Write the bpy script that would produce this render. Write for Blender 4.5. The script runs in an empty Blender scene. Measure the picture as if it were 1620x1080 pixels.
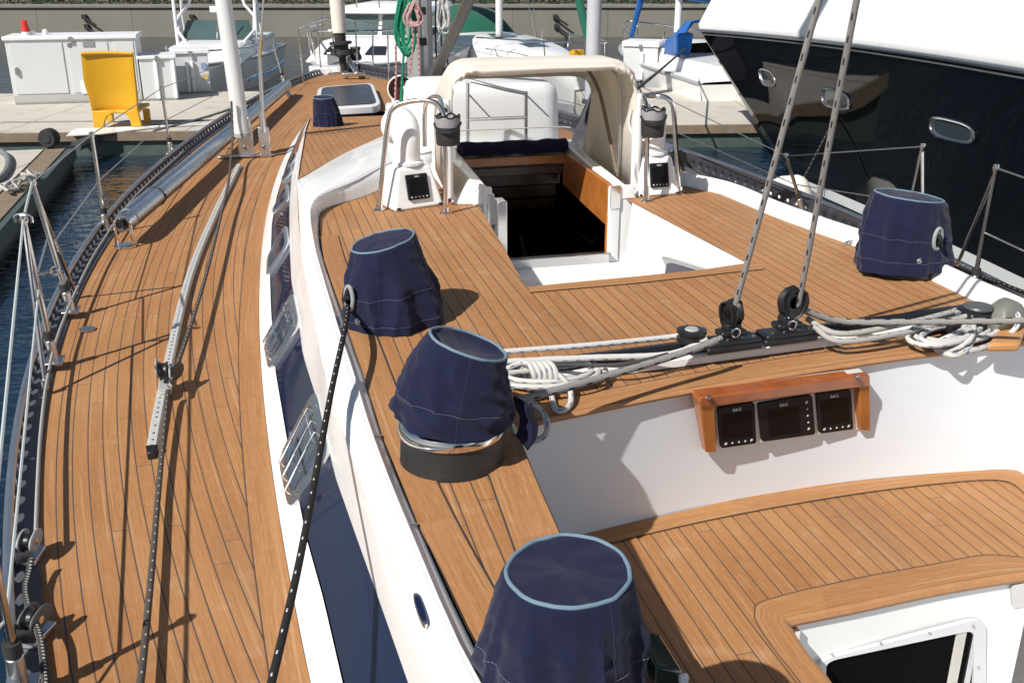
import bpy, bmesh, math, random
from mathutils import Vector, Matrix, noise
rad=math.radians
sc=bpy.context.scene
C=sc.collection
# ---------------------------------------------------------------- camera, sky, sun, exposure
F=1600.0; PITCH=math.atan(610/F); CAMZ=1.5
cam=bpy.data.cameras.new("camera"); camo=bpy.data.objects.new("camera",cam); C.objects.link(camo)
cam.sensor_width=36.0; cam.lens=36.0*F/1620.0; cam.clip_start=0.05; cam.clip_end=800
camo.location=(0,0,CAMZ); camo.rotation_euler=(math.pi/2-PITCH,0,0); sc.camera=camo
SUNDIR=Vector((-0.67,-0.743,0.966)).normalized()          # towards the sun
w=bpy.data.worlds.new("World"); sc.world=w; w.use_nodes=True
nt=w.node_tree; bg=nt.nodes['Background']
sky=nt.nodes.new('ShaderNodeTexSky'); sky.sky_type='NISHITA'; sky.sun_disc=False
sky.sun_elevation=math.asin(SUNDIR.z); sky.sun_rotation=math.atan2(SUNDIR.x,SUNDIR.y)
nt.links.new(sky.outputs[0],bg.inputs[0]); bg.inputs[1].default_value=0.062
sl=bpy.data.lights.new("sun",'SUN'); sl.energy=5.0; sl.angle=rad(0.53); sl.color=(1,.955,.89)
so=bpy.data.objects.new("sun",sl); C.objects.link(so); so.location=(-8,-6,10)
so.rotation_euler=SUNDIR.to_track_quat('Z','Y').to_euler()
sc.view_settings.view_transform='Standard'; sc.view_settings.look='None'
sc.view_settings.exposure=0.28; sc.view_settings.gamma=1.0
sc.cycles.max_bounces=8; sc.cycles.transparent_max_bounces=12

# ---------------------------------------------------------------- pixel (1620x1080 photo) to world points
def ray(px,py):
    a=(px-810)/F; b=(py-540)/F
    return Vector((a, math.cos(PITCH)-b*math.sin(PITCH), -math.sin(PITCH)-b*math.cos(PITCH)))
def U(px,py,z=0.0):
    r=ray(px,py); t=(z-CAMZ)/r.z; return Vector((r.x*t,r.y*t,z))
def UY(px,py,y):
    r=ray(px,py); t=y/r.y; return Vector((r.x*t,y,CAMZ+r.z*t))
def UP(px,py,p,n):
    r=ray(px,py); o=Vector((0,0,CAMZ)); t=(p-o).dot(n)/r.dot(n); return o+r*t
def PX(P):
    x,y,z=P[0],P[1],P[2]-CAMZ
    d=y*math.cos(PITCH)-z*math.sin(PITCH); v=-(y*math.sin(PITCH)+z*math.cos(PITCH))
    return 810+F*x/d, 540+F*v/d
HA=rad(14); CA,SA=math.cos(HA),math.sin(HA)
def toB(P): dx,dy=P[0]-.13,P[1]-4.2; return dx*CA+dy*SA, -dx*SA+dy*CA
def W(s,v,z=0.0): return Vector((.13+s*CA-v*SA, 4.2+s*SA+v*CA, z))
WATER=-1.0; BOATZ=-1.2; DOCK=-0.7; CK=0.33
def lin(tab,x):
    if x<=tab[0][0]:
        a,b=tab[0],tab[1]
    elif x>=tab[-1][0]: a,b=tab[-2],tab[-1]
    else:
        for a,b in zip(tab,tab[1:]):
            if a[0]<=x<=b[0]: break
    k=(x-a[0])/(b[0]-a[0]); return a[1]+(b[1]-a[1])*k
def catmull(pts,n=6,closed=False):
    pts=[Vector(p) for p in pts]; out=[]; N=len(pts)
    if N<3: return pts
    rng=range(N if closed else N-1)
    for i in rng:
        if closed: p0,p1,p2,p3=pts[i-1],pts[i],pts[(i+1)%N],pts[(i+2)%N]
        else: p0,p1,p2,p3=pts[max(i-1,0)],pts[i],pts[i+1],pts[min(i+2,N-1)]
        for k in range(n):
            t=k/n; t2=t*t; t3=t2*t
            out.append(.5*((2*p1)+(p2-p0)*t+(2*p0-5*p1+4*p2-p3)*t2+(3*p1-p0-3*p2+p3)*t3))
    if not closed: out.append(pts[-1])
    return out

# ---------------------------------------------------------------- materials
def M(name,col,rough=.5,metal=0.0,nscale=0,namp=0.0,bump=0.0,bscale=60,coat=0.0,spec=.5,sheen=0.0,trans=0.0,alpha=1.0):
    m=bpy.data.materials.new(name); m.use_nodes=True; t=m.node_tree; N=t.nodes; L=t.links; b=N['Principled BSDF']
    b.inputs['Base Color'].default_value=(*col,1); b.inputs['Roughness'].default_value=rough
    b.inputs['Metallic'].default_value=metal; b.inputs['Specular IOR Level'].default_value=spec
    b.inputs['Coat Weight'].default_value=coat; b.inputs['Coat Roughness'].default_value=.05
    b.inputs['Sheen Weight'].default_value=sheen
    b.inputs['Transmission Weight'].default_value=trans; b.inputs['Alpha'].default_value=alpha
    if nscale or bump:
        tc=N.new('ShaderNodeTexCoord')
    if nscale:
        nz=N.new('ShaderNodeTexNoise'); nz.inputs['Scale'].default_value=nscale; nz.inputs['Detail'].default_value=5
        L.new(tc.outputs['Object'],nz.inputs['Vector'])
        mx=N.new('ShaderNodeMix'); mx.data_type='RGBA'
        mx.inputs[6].default_value=(*[c*(1-namp) for c in col],1); mx.inputs[7].default_value=(*[min(1,c*(1+namp)) for c in col],1)
        L.new(nz.outputs['Fac'],mx.inputs[0]); L.new(mx.outputs[2],b.inputs['Base Color'])
        mr=N.new('ShaderNodeMapRange'); mr.inputs[3].default_value=max(.02,rough-.08); mr.inputs[4].default_value=min(1,rough+.1)
        L.new(nz.outputs['Fac'],mr.inputs[0]); L.new(mr.outputs[0],b.inputs['Roughness'])
    if bump:
        nb=N.new('ShaderNodeTexNoise'); nb.inputs['Scale'].default_value=bscale; nb.inputs['Detail'].default_value=4
        L.new(tc.outputs['Object'],nb.inputs['Vector'])
        bp=N.new('ShaderNodeBump'); bp.inputs['Strength'].default_value=bump; bp.inputs['Distance'].default_value=.01
        L.new(nb.outputs['Fac'],bp.inputs['Height']); L.new(bp.outputs[0],b.inputs['Normal'])
    return m
class G:      # tiny maths-node builder
    def __init__(s,t): s.t=t
    def m(s,op,a,b=None,c=None):
        n=s.t.nodes.new('ShaderNodeMath'); n.operation=op
        for i,v in enumerate((a,b,c)):
            if v is None: continue
            if hasattr(v,'links') or hasattr(v,'node'): s.t.links.new(v,n.inputs[i])
            else: n.inputs[i].default_value=v
        return n.outputs[0]
    def noise(s,vec,scale,detail=3):
        n=s.t.nodes.new('ShaderNodeTexNoise'); n.inputs['Scale'].default_value=scale; n.inputs['Detail'].default_value=detail
        s.t.links.new(vec,n.inputs['Vector']); return n.outputs['Fac']
    def comb(s,x,y,z=0.0):
        n=s.t.nodes.new('ShaderNodeCombineXYZ')
        for i,v in enumerate((x,y,z)):
            if hasattr(v,'node'): s.t.links.new(v,n.inputs[i])
            else: n.inputs[i].default_value=v
        return n.outputs[0]
    def mix(s,f,a,b):
        n=s.t.nodes.new('ShaderNodeMix'); n.data_type='RGBA'
        if hasattr(f,'node'): s.t.links.new(f,n.inputs[0])
        else: n.inputs[0].default_value=f
        for i,v in ((6,a),(7,b)):
            if hasattr(v,'node'): s.t.links.new(v,n.inputs[i])
            else: n.inputs[i].default_value=(*v,1)
        return n.outputs[2]
    def white(s,vec):
        n=s.t.nodes.new('ShaderNodeTexWhiteNoise'); n.noise_dimensions='3D'; s.t.links.new(vec,n.inputs['Vector']); return n.outputs['Value']
    def uv(s):
        n=s.t.nodes.new('ShaderNodeUVMap'); q=s.t.nodes.new('ShaderNodeSeparateXYZ'); s.t.links.new(n.outputs[0],q.inputs[0])
        return q.outputs[0],q.outputs[1]
    def obj(s):
        return s.t.nodes.new('ShaderNodeTexCoord').outputs['Object']
def base(name,rough=.5):
    m=bpy.data.materials.new(name); m.use_nodes=True; b=m.node_tree.nodes['Principled BSDF']; b.inputs['Roughness'].default_value=rough
    return m,b,G(m.node_tree)
def teak(name,pw=.047,seam=.0034,edge=False):
    m,b,g=base(name,.62); u,v=g.uv(); L=m.node_tree.links
    if edge: idx=g.m('FLOOR',g.m('MULTIPLY',v,.0)); f=u
    else:
        k=g.m('DIVIDE',u,pw); idx=g.m('FLOOR',k); f=g.m('FRACT',k)
    ln=g.m('ADD',g.m('DIVIDE',v,1.9),g.m('MULTIPLY',g.white(g.comb(idx,3.3)),7.0))
    seg=g.m('FLOOR',ln); bt=g.m('FRACT',ln)
    r1=g.white(g.comb(idx,seg,1.0)); r2=g.white(g.comb(idx,seg,9.0))
    grain=g.noise(g.comb(g.m('MULTIPLY',u,170 if not edge else 11),g.m('MULTIPLY',v,3.2),g.m('MULTIPLY',r1,20)),1.0,4)
    fine=g.noise(g.comb(g.m('MULTIPLY',u,700 if not edge else 40),g.m('MULTIPLY',v,18.0)),1.0,2)
    big=g.noise(g.comb(u,v),1.3 if not edge else .9,5)
    c=g.mix(r1,(.310,.140,.051),(.380,.186,.074))
    c=g.mix(g.m('MULTIPLY',r2,.35),c,(.40,.215,.092))
    mr=g.m('MULTIPLY',g.m('SUBTRACT',grain,.38),2.2); c=g.mix(g.m('MINIMUM',g.m('MAXIMUM',mr,0),.62),c,(.27,.118,.040))
    c=g.mix(g.m('MULTIPLY',g.m('MAXIMUM',g.m('SUBTRACT',fine,.54),0),3.2),c,(.50,.29,.145))
    c=g.mix(g.m('MULTIPLY',g.m('MAXIMUM',g.m('SUBTRACT',big,.48),0),1.6),c,(.47,.262,.122))
    c=g.mix(g.m('MULTIPLY',g.m('MAXIMUM',g.m('SUBTRACT',.42,big),0),1.4),c,(.255,.12,.045))
    spot=g.noise(g.comb(u,v,4.0),9.0,4)
    c=g.mix(g.m('MULTIPLY',g.m('MAXIMUM',g.m('SUBTRACT',spot,.60),0),1.6),c,(.56,.40,.26))
    stk=g.noise(g.comb(g.m('MULTIPLY',u,95 if not edge else 7),g.m('MULTIPLY',v,1.3),7.0),1.0,2)
    c=g.mix(g.m('MINIMUM',g.m('MULTIPLY',g.m('MAXIMUM',g.m('SUBTRACT',stk,.60),0),4.0),.42),c,(.50,.31,.17))
    drk=g.noise(g.comb(g.m('MULTIPLY',u,3.0),g.m('MULTIPLY',v,1.1),2.0),1.0,5)
    c=g.mix(g.m('MINIMUM',g.m('MULTIPLY',g.m('MAXIMUM',g.m('SUBTRACT',drk,.55),0),2.4),.4),c,(.235,.125,.060))
    if edge:
        s=g.m('GREATER_THAN',g.m('ABSOLUTE',g.m('SUBTRACT',f,.5)),.455)
        s=g.m('MULTIPLY',s,g.m('GREATER_THAN',f,.5))
        sm=s
    else:
        s=g.m('LESS_THAN',f,seam/pw)
        # worn pale edge on some caulk lines
        but=g.m('LESS_THAN',bt,.0016)
        sm=g.m('MAXIMUM',s,g.m('MULTIPLY',but,.75))
    cau=g.mix(g.noise(g.comb(u,v),3.0,3),(.042,.036,.034),(.085,.070,.062))
    c=g.mix(sm,c,cau)
    L.new(c,b.inputs['Base Color'])
    bp=m.node_tree.nodes.new('ShaderNodeBump'); bp.inputs['Strength'].default_value=.22; bp.inputs['Distance'].default_value=.003
    h=g.m('SUBTRACT',g.m('ADD',grain,g.m('MULTIPLY',fine,.6)),g.m('MULTIPLY',sm,1.5)); L.new(h,bp.inputs['Height']); L.new(bp.outputs[0],b.inputs['Normal'])
    L.new(g.m('ADD',.55,g.m('MULTIPLY',grain,.2)),b.inputs['Roughness'])
    b.inputs['Specular IOR Level'].default_value=.3
    return m
def rope_mat(name,basec,fleck,per=.03,duty=.35,nu=2,du=.3,basec2=None):
    m,b,g=base(name,.85); u,v=g.uv(); L=m.node_tree.links
    a=g.m('FRACT',g.m('ADD',g.m('DIVIDE',v,per),g.m('MULTIPLY',g.m('FLOOR',g.m('MULTIPLY',u,nu)),.5)))
    q=g.m('FRACT',g.m('MULTIPLY',u,nu))
    fl=g.m('MULTIPLY',g.m('LESS_THAN',a,duty),g.m('LESS_THAN',q,du))
    n=g.noise(g.comb(g.m('MULTIPLY',u,8),g.m('MULTIPLY',v,60)),1.0,3)
    c=g.mix(n,basec,basec2 or tuple(min(1,x*1.3) for x in basec)); c=g.mix(fl,c,fleck); L.new(c,b.inputs['Base Color'])
    h=g.m('ADD',g.m('SINE',g.m('ADD',g.m('MULTIPLY',v,900),g.m('MULTIPLY',u,50))),g.m('SINE',g.m('SUBTRACT',g.m('MULTIPLY',v,900),g.m('MULTIPLY',u,50))))
    bp=m.node_tree.nodes.new('ShaderNodeBump'); bp.inputs['Strength'].default_value=.5; bp.inputs['Distance'].default_value=.0015
    L.new(h,bp.inputs['Height']); L.new(bp.outputs[0],b.inputs['Normal']); b.inputs['Specular IOR Level'].default_value=.2
    return m
def canvas(name,col,col2,transl=0.0,bump=.35,scale=900):
    m,b,g=base(name,.9); o=g.obj(); L=m.node_tree.links
    n=g.noise(o,7.0,5); n2=g.noise(o,scale,1)
    c=g.mix(n,col,col2); L.new(c,b.inputs['Base Color'])
    bp=m.node_tree.nodes.new('ShaderNodeBump'); bp.inputs['Strength'].default_value=bump; bp.inputs['Distance'].default_value=.002
    L.new(g.m('ADD',g.m('MULTIPLY',n2,.5),g.m('MULTIPLY',g.noise(o,45,4),1.6)),bp.inputs['Height']); L.new(bp.outputs[0],b.inputs['Normal'])
    b.inputs['Specular IOR Level'].default_value=.15; b.inputs['Sheen Weight'].default_value=.12; b.inputs['Sheen Roughness'].default_value=.5
    if transl:
        tr=m.node_tree.nodes.new('ShaderNodeBsdfTranslucent'); tr.inputs[0].default_value=(.85,.74,.55,1)
        mx=m.node_tree.nodes.new('ShaderNodeMixShader'); mx.inputs[0].default_value=transl
        L.new(b.outputs[0],mx.inputs[1]); L.new(tr.outputs[0],mx.inputs[2])
        L.new(mx.outputs[0],m.node_tree.nodes['Material Output'].inputs[0])
    return m
T_DECK=teak('teak_planks'); T_EDGE=teak('teak_margin',edge=True)
GEL=M('white_gelcoat',(.79,.795,.79),.26,nscale=3.2,namp=.045,coat=.3,bump=.02,bscale=5)
GEL2=M('grey_white_gelcoat',(.74,.79,.845),.4,nscale=3,namp=.04)
STEEL=M('polished_steel',(.72,.70,.68),.13,1.0,nscale=9,namp=.08)
STEELD=M('stanchion_steel',(.46,.44,.42),.16,1.0,nscale=9,namp=.15)
STEEL2=M('satin_steel',(.60,.60,.60),.32,1.0,nscale=14,namp=.1)
ALU=M('anodised_aluminium',(.60,.61,.63),.34,1.0,nscale=6,namp=.12,bump=.05,bscale=30)
ALUW=M('painted_aluminium',(.62,.63,.64),.4,0,nscale=8,namp=.06)
RAILM=M('rail_dark',(.075,.080,.10),.42,.6,nscale=18,namp=.25)
FLANGE=M('flange_dark',(.10,.105,.125),.5,.2,nscale=12,namp=.2)
BLACK=M('black_plastic',(.012,.012,.013),.38,nscale=20,namp=.2)
BLACKM=M('black_rubber',(.022,.022,.022),.7,nscale=10,namp=.3)
DRUM=M('winch_drum_black',(.020,.020,.021),.45,.1,nscale=7,namp=.5,bump=.12,bscale=90)
GREYP=M('grey_plastic',(.33,.34,.33),.5,nscale=16,namp=.1)
GLASS=M('dark_navy_glazing',(.010,.015,.042),.05,spec=.4)
SCREEN=M('display_glass',(.005,.005,.006),.3,spec=.12)
BEZEL=M('display_bezel',(.011,.011,.013),.45,spec=.2)
PRINT=M('pale_print',(.55,.56,.58),.5)
NAVY=canvas('navy_canvas',(.0074,.0092,.030),(.0108,.0132,.041),bump=.3)
PIPING=M('pale_blue_piping',(.13,.20,.26),.7,nscale=60,namp=.15)
THREAD=M('stitch_thread',(.12,.14,.20),.8)
SEAMT=M('navy_seam_thread',(.045,.055,.10),.85)
CREAM=canvas('cream_canvas',(.83,.81,.755),(.88,.865,.83),transl=.42,bump=.15)
WHITEC=canvas('white_canvas',(.74,.74,.73),(.82,.82,.81),bump=.2)
VARN=M('varnished_wood',(.40,.140,.030),.22,nscale=9,namp=.45,coat=.5,bump=.03,bscale=25)
DARKW=M('dark_cabin_wood',(.038,.012,.005),.25,nscale=6,namp=.4)
CABIN=M('cabin_shade_black',(.0022,.002,.002),.9,nscale=6,namp=.3,spec=.08)  # black stands in for the unlit depth of the cabin
R_BLK=rope_mat('black_flecked_rope',(.020,.018,.017),(.60,.58,.54),.052,.16,3,.17)
R_BRN=rope_mat('dark_brown_rope',(.075,.063,.055),(.50,.47,.43),.046,.17,3,.2)
R_GRY=rope_mat('grey_flecked_rope',(.21,.197,.185),(.018,.018,.020),.060,.32,3,.28,(.34,.325,.31))
R_WHT=rope_mat('white_blue_rope',(.50,.49,.46),(.07,.13,.28),.040,.36,3,.20,(.64,.63,.61))
R_DRK=rope_mat('dark_line',(.06,.06,.062),(.10,.10,.10),.03,.3,2,.3)
R_GRN=rope_mat('green_rope',(.015,.20,.11),(.01,.13,.07),.02,.4,2,.4)
R_RED=rope_mat('red_flecked_rope',(.40,.27,.26),(.24,.02,.035),.035,.45,2,.5)
R_WIRE=M('steel_wire',(.50,.50,.50),.35,.9,nscale=200,namp=.2)
GRWIRE=M('grey_coated_wire',(.42,.46,.46),.5,nscale=50,namp=.1)

# ---------------------------------------------------------------- mesh builder
SPLIT={'cleat','rail_foot','side_roll','drain_grate','pin_bolt','bolt','screw','button','clip','rib','vent_slot','brace_foot','post','edge_cap','end_fitting','deck_hatch'}
class MB:
    def __init__(s): s.b=bmesh.new(); s.uv=s.b.loops.layers.uv.new('UVMap')
    def V(s,p): return s.b.verts.new(p)
    def face(s,vs,uvs=None,mi=0):
        try: f=s.b.faces.new(vs)
        except ValueError: return None
        f.material_index=mi
        if uvs:
            for l,q in zip(f.loops,uvs): l[s.uv].uv=q
        return f
    def poly(s,pts,mi=0): return s.face([s.V(p) for p in pts],None,mi)
    def fill(s,loops,uvf=None,mi=0):
        es=[]
        for lp in loops:
            vs=[s.V(p) for p in lp]
            for i in range(len(vs)): es.append(s.b.edges.new((vs[i],vs[(i+1)%len(vs)])))
        r=bmesh.ops.triangle_fill(s.b,use_beauty=True,use_dissolve=False,edges=es)
        for f in [g for g in r['geom'] if isinstance(g,bmesh.types.BMFace)]:
            if f.normal.z<0: f.normal_flip()
            f.material_index=mi
            if uvf:
                for l in f.loops: l[s.uv].uv=uvf(l.vert.co)
    def grid(s,rows,uvs=None,mi=0,closed=False,cond=None):
        vv=[[s.V(p) for p in r] for r in rows]; n=len(rows[0])
        for i in range(len(rows)-1):
            for j in range(n if closed else n-1):
                k=(j+1)%n
                if cond and not cond(i,j): continue
                q=None
                if uvs: q=[uvs[i][j],uvs[i][k],uvs[i+1][k],uvs[i+1][j]]
                s.face([vv[i][j],vv[i][k],vv[i+1][k],vv[i+1][j]],q,mi)
        return vv
    def tube(s,pts,r,seg=10,closed=False,mi=0,cap=True,flat=None):
        pts=[Vector(p) for p in pts]; n=len(pts); rs=r if isinstance(r,(list,tuple)) else [r]*n
        tan=[]
        for i in range(n):
            if closed: t=pts[(i+1)%n]-pts[i-1]
            else: t=pts[min(i+1,n-1)]-pts[max(i-1,0)]
            tan.append(t.normalized() if t.length>1e-9 else Vector((0,0,1)))
        up=Vector((0,0,1)) if abs(tan[0].z)<.9 else Vector((0,1,0))
        nrm=(up-tan[0]*up.dot(tan[0])).normalized(); rings=[]; d=0; ds=[0]
        for i in range(n):
            if i:
                nrm=nrm-tan[i]*nrm.dot(tan[i]); nrm.normalize(); d+=(pts[i]-pts[i-1]).length; ds.append(d)
            bn=tan[i].cross(nrm)
            fl=flat if flat else 1.0
            rings.append([s.V(pts[i]+(nrm*math.cos(2*math.pi*k/seg)+bn*math.sin(2*math.pi*k/seg)*fl)*rs[i]) for k in range(seg)])
        for i in range(n if closed else n-1):
            j=(i+1)%n; e=ds[j] if j else d+(pts[0]-pts[-1]).length
            for k in range(seg):
                q=(k+1)%seg; s.face([rings[i][k],rings[i][q],rings[j][q],rings[j][k]],[(k/seg,ds[i]),((k+1)/seg,ds[i]),((k+1)/seg,e),(k/seg,e)],mi)
        if cap and not closed:
            s.face(rings[0][::-1],None,mi); s.face(rings[-1],None,mi)
    def box(s,c,sz,R=None,mi=0,taper=1.0):
        c=Vector(c); R=R or Matrix.Identity(3); vs=[]
        for z in (-.5,.5):
            for x,y in ((-.5,-.5),(.5,-.5),(.5,.5),(-.5,.5)):
                k=taper if z>0 else 1
                vs.append(s.V(c+R@Vector((x*sz[0]*k,y*sz[1]*k,z*sz[2]))))
        for f in ((3,2,1,0),(4,5,6,7),(0,1,5,4),(1,2,6,5),(2,3,7,6),(3,0,4,7)): s.face([vs[i] for i in f],None,mi)
    def hexa(s,b,t,mi=0):      # bottom quad, top quad
        vs=[s.V(p) for p in list(b)+list(t)]
        for f in ((3,2,1,0),(4,5,6,7),(0,1,5,4),(1,2,6,5),(2,3,7,6),(3,0,4,7)): s.face([vs[i] for i in f],None,mi)
    def prism(s,poly,d,mi=0):  # planar polygon extruded by vector d
        d=Vector(d); a=[s.V(p) for p in poly]; b=[s.V(Vector(p)+d) for p in poly]; n=len(a)
        s.face(a[::-1],None,mi); s.face(b,None,mi)
        for i in range(n): s.face([a[i],a[(i+1)%n],b[(i+1)%n],b[i]],None,mi)
    def lathe(s,prof,c=(0,0,0),seg=28,R=None,mi=0):
        c=Vector(c); R=R or Matrix.Identity(3); rings=[]
        for r,z in prof:
            if r<1e-5: rings.append([s.V(c+R@Vector((0,0,z)))])
            else: rings.append([s.V(c+R@Vector((r*math.cos(2*math.pi*k/seg),r*math.sin(2*math.pi*k/seg),z))) for k in range(seg)])
        for a,b in zip(rings,rings[1:]):
            for k in range(seg):
                q=(k+1)%seg
                if len(a)==1 and len(b)==1: continue
                if len(a)==1: s.face([a[0],b[q],b[k]],None,mi)
                elif len(b)==1: s.face([a[k],a[q],b[0]],None,mi)
                else: s.face([a[k],a[q],b[q],b[k]],None,mi)
        if len(rings[0])>1: s.face(rings[0][::-1],None,mi)
        if len(rings[-1])>1: s.face(rings[-1],None,mi)
    def build(s,name,mats,parent=None,smooth=40,bevel=0,solid=0,recalc=True,off=0):
        bmesh.ops.delete(s.b,geom=[v for v in s.b.verts if not v.link_faces],context='VERTS')
        if name in SPLIT:
            seen=set(); isl=[]
            for v in s.b.verts:
                if v in seen: continue
                st=[v]; seen.add(v); comp=set()
                while st:
                    q=st.pop(); comp.add(q)
                    for e in q.link_edges:
                        o_=e.other_vert(q)
                        if o_ not in seen: seen.add(o_); st.append(o_)
                isl.append(comp)
            if len(isl)>1:
                res=None
                for comp in isl:
                    n=MB(); mp={v:n.V(v.co) for v in comp}
                    for f in s.b.faces:
                        if f.verts[0] in comp: n.face([mp[v] for v in f.verts],[l[s.uv].uv.copy() for l in f.loops],f.material_index)
                    res=n.build(name,mats,parent,smooth,bevel,solid,recalc,off)
                s.b.free(); return res
        if recalc: bmesh.ops.recalc_face_normals(s.b,faces=s.b.faces)
        if smooth:
            ca=rad(smooth)
            for f in s.b.faces: f.smooth=True
            for e in s.b.edges:
                if len(e.link_faces)==2 and e.calc_face_angle(0)>ca: e.smooth=False
        me=bpy.data.meshes.new(name); s.b.to_mesh(me); s.b.free()
        for m in (mats if isinstance(mats,(list,tuple)) else [mats]): me.materials.append(m)
        o=bpy.data.objects.new(name,me); C.objects.link(o)
        root=parent
        while root is not None and root.parent is not None: root=root.parent
        if root is not None: me.transform(Matrix.Translation(-root.location)); o.parent=parent
        elif True:
            # own origin at the base of the mesh
            cs=[v.co for v in me.vertices]
            if cs:
                c=Vector((sum(p.x for p in cs)/len(cs),sum(p.y for p in cs)/len(cs),min(p.z for p in cs)))
                me.transform(Matrix.Translation(-c)); o.location=c
        if solid:
            md=o.modifiers.new('thickness','SOLIDIFY'); md.thickness=solid; md.offset=off
        if bevel:
            md=o.modifiers.new('edges','BEVEL'); md.width=bevel; md.segments=2; md.limit_method='ANGLE'; md.angle_limit=rad(40)
        return o
def tag(o,label=None,cat=None,group=None,kind=None):
    if label: o['label']=label
    if cat: o['category']=cat
    if group: o['group']=group
    if kind: o['kind']=kind
    return o
def empty(name,loc,label=None,cat=None,group=None,kind=None):
    o=bpy.data.objects.new(name,None); C.objects.link(o); o.location=loc; o.empty_display_size=.1
    return tag(o,label,cat,group,kind)
def copy_tree(o,parent=None):
    c=o.copy(); C.objects.link(c); c.parent=parent
    for ch in list(o.children): copy_tree(ch,c)
    return c
def rotz(a): return Matrix.Rotation(a,3,'Z')
RB=rotz(HA)     # boat frame rotation
def rrect(wd,ht,r,n=5):
    out=[]
    for cx,cy,a0 in ((wd/2-r,ht/2-r,0),(-wd/2+r,ht/2-r,90),(-wd/2+r,-ht/2+r,180),(wd/2-r,-ht/2+r,270)):
        for k in range(n+1):
            a=rad(a0+90*k/n); out.append((cx+r*math.cos(a),cy+r*math.sin(a)))
    return out
def text_mesh(txt,size,origin,ex,ey,mat,parent,name='lettering'):
    cu=bpy.data.curves.new('t','FONT'); cu.body=txt; cu.size=size; cu.align_x='CENTER'; cu.align_y='CENTER'; cu.extrude=.0006
    o=bpy.data.objects.new('t',cu); C.objects.link(o)
    bpy.context.view_layer.update()
    me=bpy.data.meshes.new_from_object(o.evaluated_get(bpy.context.evaluated_depsgraph_get()))
    bpy.data.objects.remove(o)
    ex=Vector(ex).normalized(); ey=Vector(ey).normalized(); ez=ex.cross(ey)
    Mx=Matrix(((ex.x,ey.x,ez.x),(ex.y,ey.y,ez.y),(ex.z,ey.z,ez.z)))
    root=parent
    while root.parent is not None: root=root.parent
    for v in me.vertices: v.co=Vector(origin)+Mx@v.co-root.location
    me.materials.append(mat); r=bpy.data.objects.new(name,me); C.objects.link(r); r.parent=parent
    return r

# ================================================================ THE YACHT WE STAND ON
yacht=empty('sailing_yacht',W(0,0,0),'teak decked white sailing yacht the photo is taken from, with companionway, mast and low coachroof','sailing yacht')
def tab(pxs,z=0.0):
    r=[]
    for p in pxs:
        s,v=toB(U(p[0],p[1],z)); r.append((v,s))
    return sorted(r)
Tt=tab([(68,1000),(62,900),(75,700),(89,581),(110,507),(127,460),(172,380),(277,263),(362,200),(455,135)])
VB=10.75; Tt.append((9.6,-.36)); Tt.append((10.3,-.13)); Tt.append((VB,0.0)); Tt.sort()
import numpy as np
_wt=[1.0]*len(Tt); _wt[-1]=4
_pt=np.polyfit([a for a,b in Tt],[b for a,b in Tt],5,w=_wt)
def sT(v): return min(0,-.05*min(1,max(0,(VB-v)/1.2))+float(np.polyval(_pt,max(v,-2.2)))+(0 if v>-2.2 else (v+2.2)*float(np.polyval(np.polyder(_pt),-2.2))))
Bt=tab([(489,1080),(467,955),(448,849),(431,762),(422,695),(412,589),(411,477),(414,406),(422,334),(433,292),(451,250),(475,205),(487,190)])
VF=Bt[-1][0]
_pb=np.polyfit([a for a,b in Bt],[b for a,b in Bt],4)
def _sb(v):
    q=max(v,Bt[0][0]); return float(np.polyval(_pb,q))+(0 if v>=q else (v-q)*float(np.polyval(np.polyder(_pb),q)))
def sB(v): return _sb(v) if v<=VF else min(0,lin([(VF,_sb(VF)),(VF+.28,_sb(VF)*.55),(VF+.45,0),(VF+9,0)],v))
vs=[-3+.09*i for i in range(int((VB+3)/.09)+1)]+[VB]
FL=.05
m=MB(); rows=[];uvs=[]
for v in vs:
    a,b=sT(v)+(FL if v<10.2 else FL*(VB-v)/.55),sB(v); b=max(a,b); n=8
    rows.append([W(a+(b-a)*k/n,v,0) for k in range(n+1)]); uvs.append([(a+(b-a)*k/n-sT(v),v) for k in range(n+1)])
m.grid(rows,uvs)
rows=[];uvs=[]
for v in vs:
    a0_=lin([(-3,1.56),(.3,1.47),(1.2,1.27)],v) if v<1.2 else 0
    a,b=max(-sB(v),a0_),-sT(v)-(FL if v<10.2 else FL*(VB-v)/.55); a=min(a,b); n=8
    rows.append([W(a+(b-a)*k/n,v,0) for k in range(n+1)]); uvs.append([(-sT(v)-(a+(b-a)*k/n)+.02,v+.7) for k in range(n+1)])
m.grid(rows,uvs)
deck=m.build('side_deck',T_DECK,yacht)
def margin(outer,inner,name='margin_board',parent=None,lift=.004,mat=None):
    """flat teak board between two matching lines of points"""
    m=MB(); rows=[];uvs=[];d=0
    for i,(a,b) in enumerate(zip(outer,inner)):
        a=Vector(a);b=Vector(b)
        if i: d+=(a-Vector(outer[i-1])).length
        rows.append([a+Vector((0,0,lift)),a.lerp(b,.5)+Vector((0,0,lift)),b+Vector((0,0,lift))]); uvs.append([(0,d),(.5,d),(1,d)])
    m.grid(rows,uvs); return m.build(name,mat or T_EDGE,parent)
mv=[v for v in vs if v<VF-.2]
margin([W(sB(v),v) for v in mv],[W(sB(v)-.085,v) for v in mv],'margin_board',deck)
# kings plank on the foredeck
kv=[v for v in vs if VF+.5<v<VB-.4]
margin([W(-.05,v) for v in kv],[W(.05,v) for v in kv],'king_plank',deck)
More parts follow.
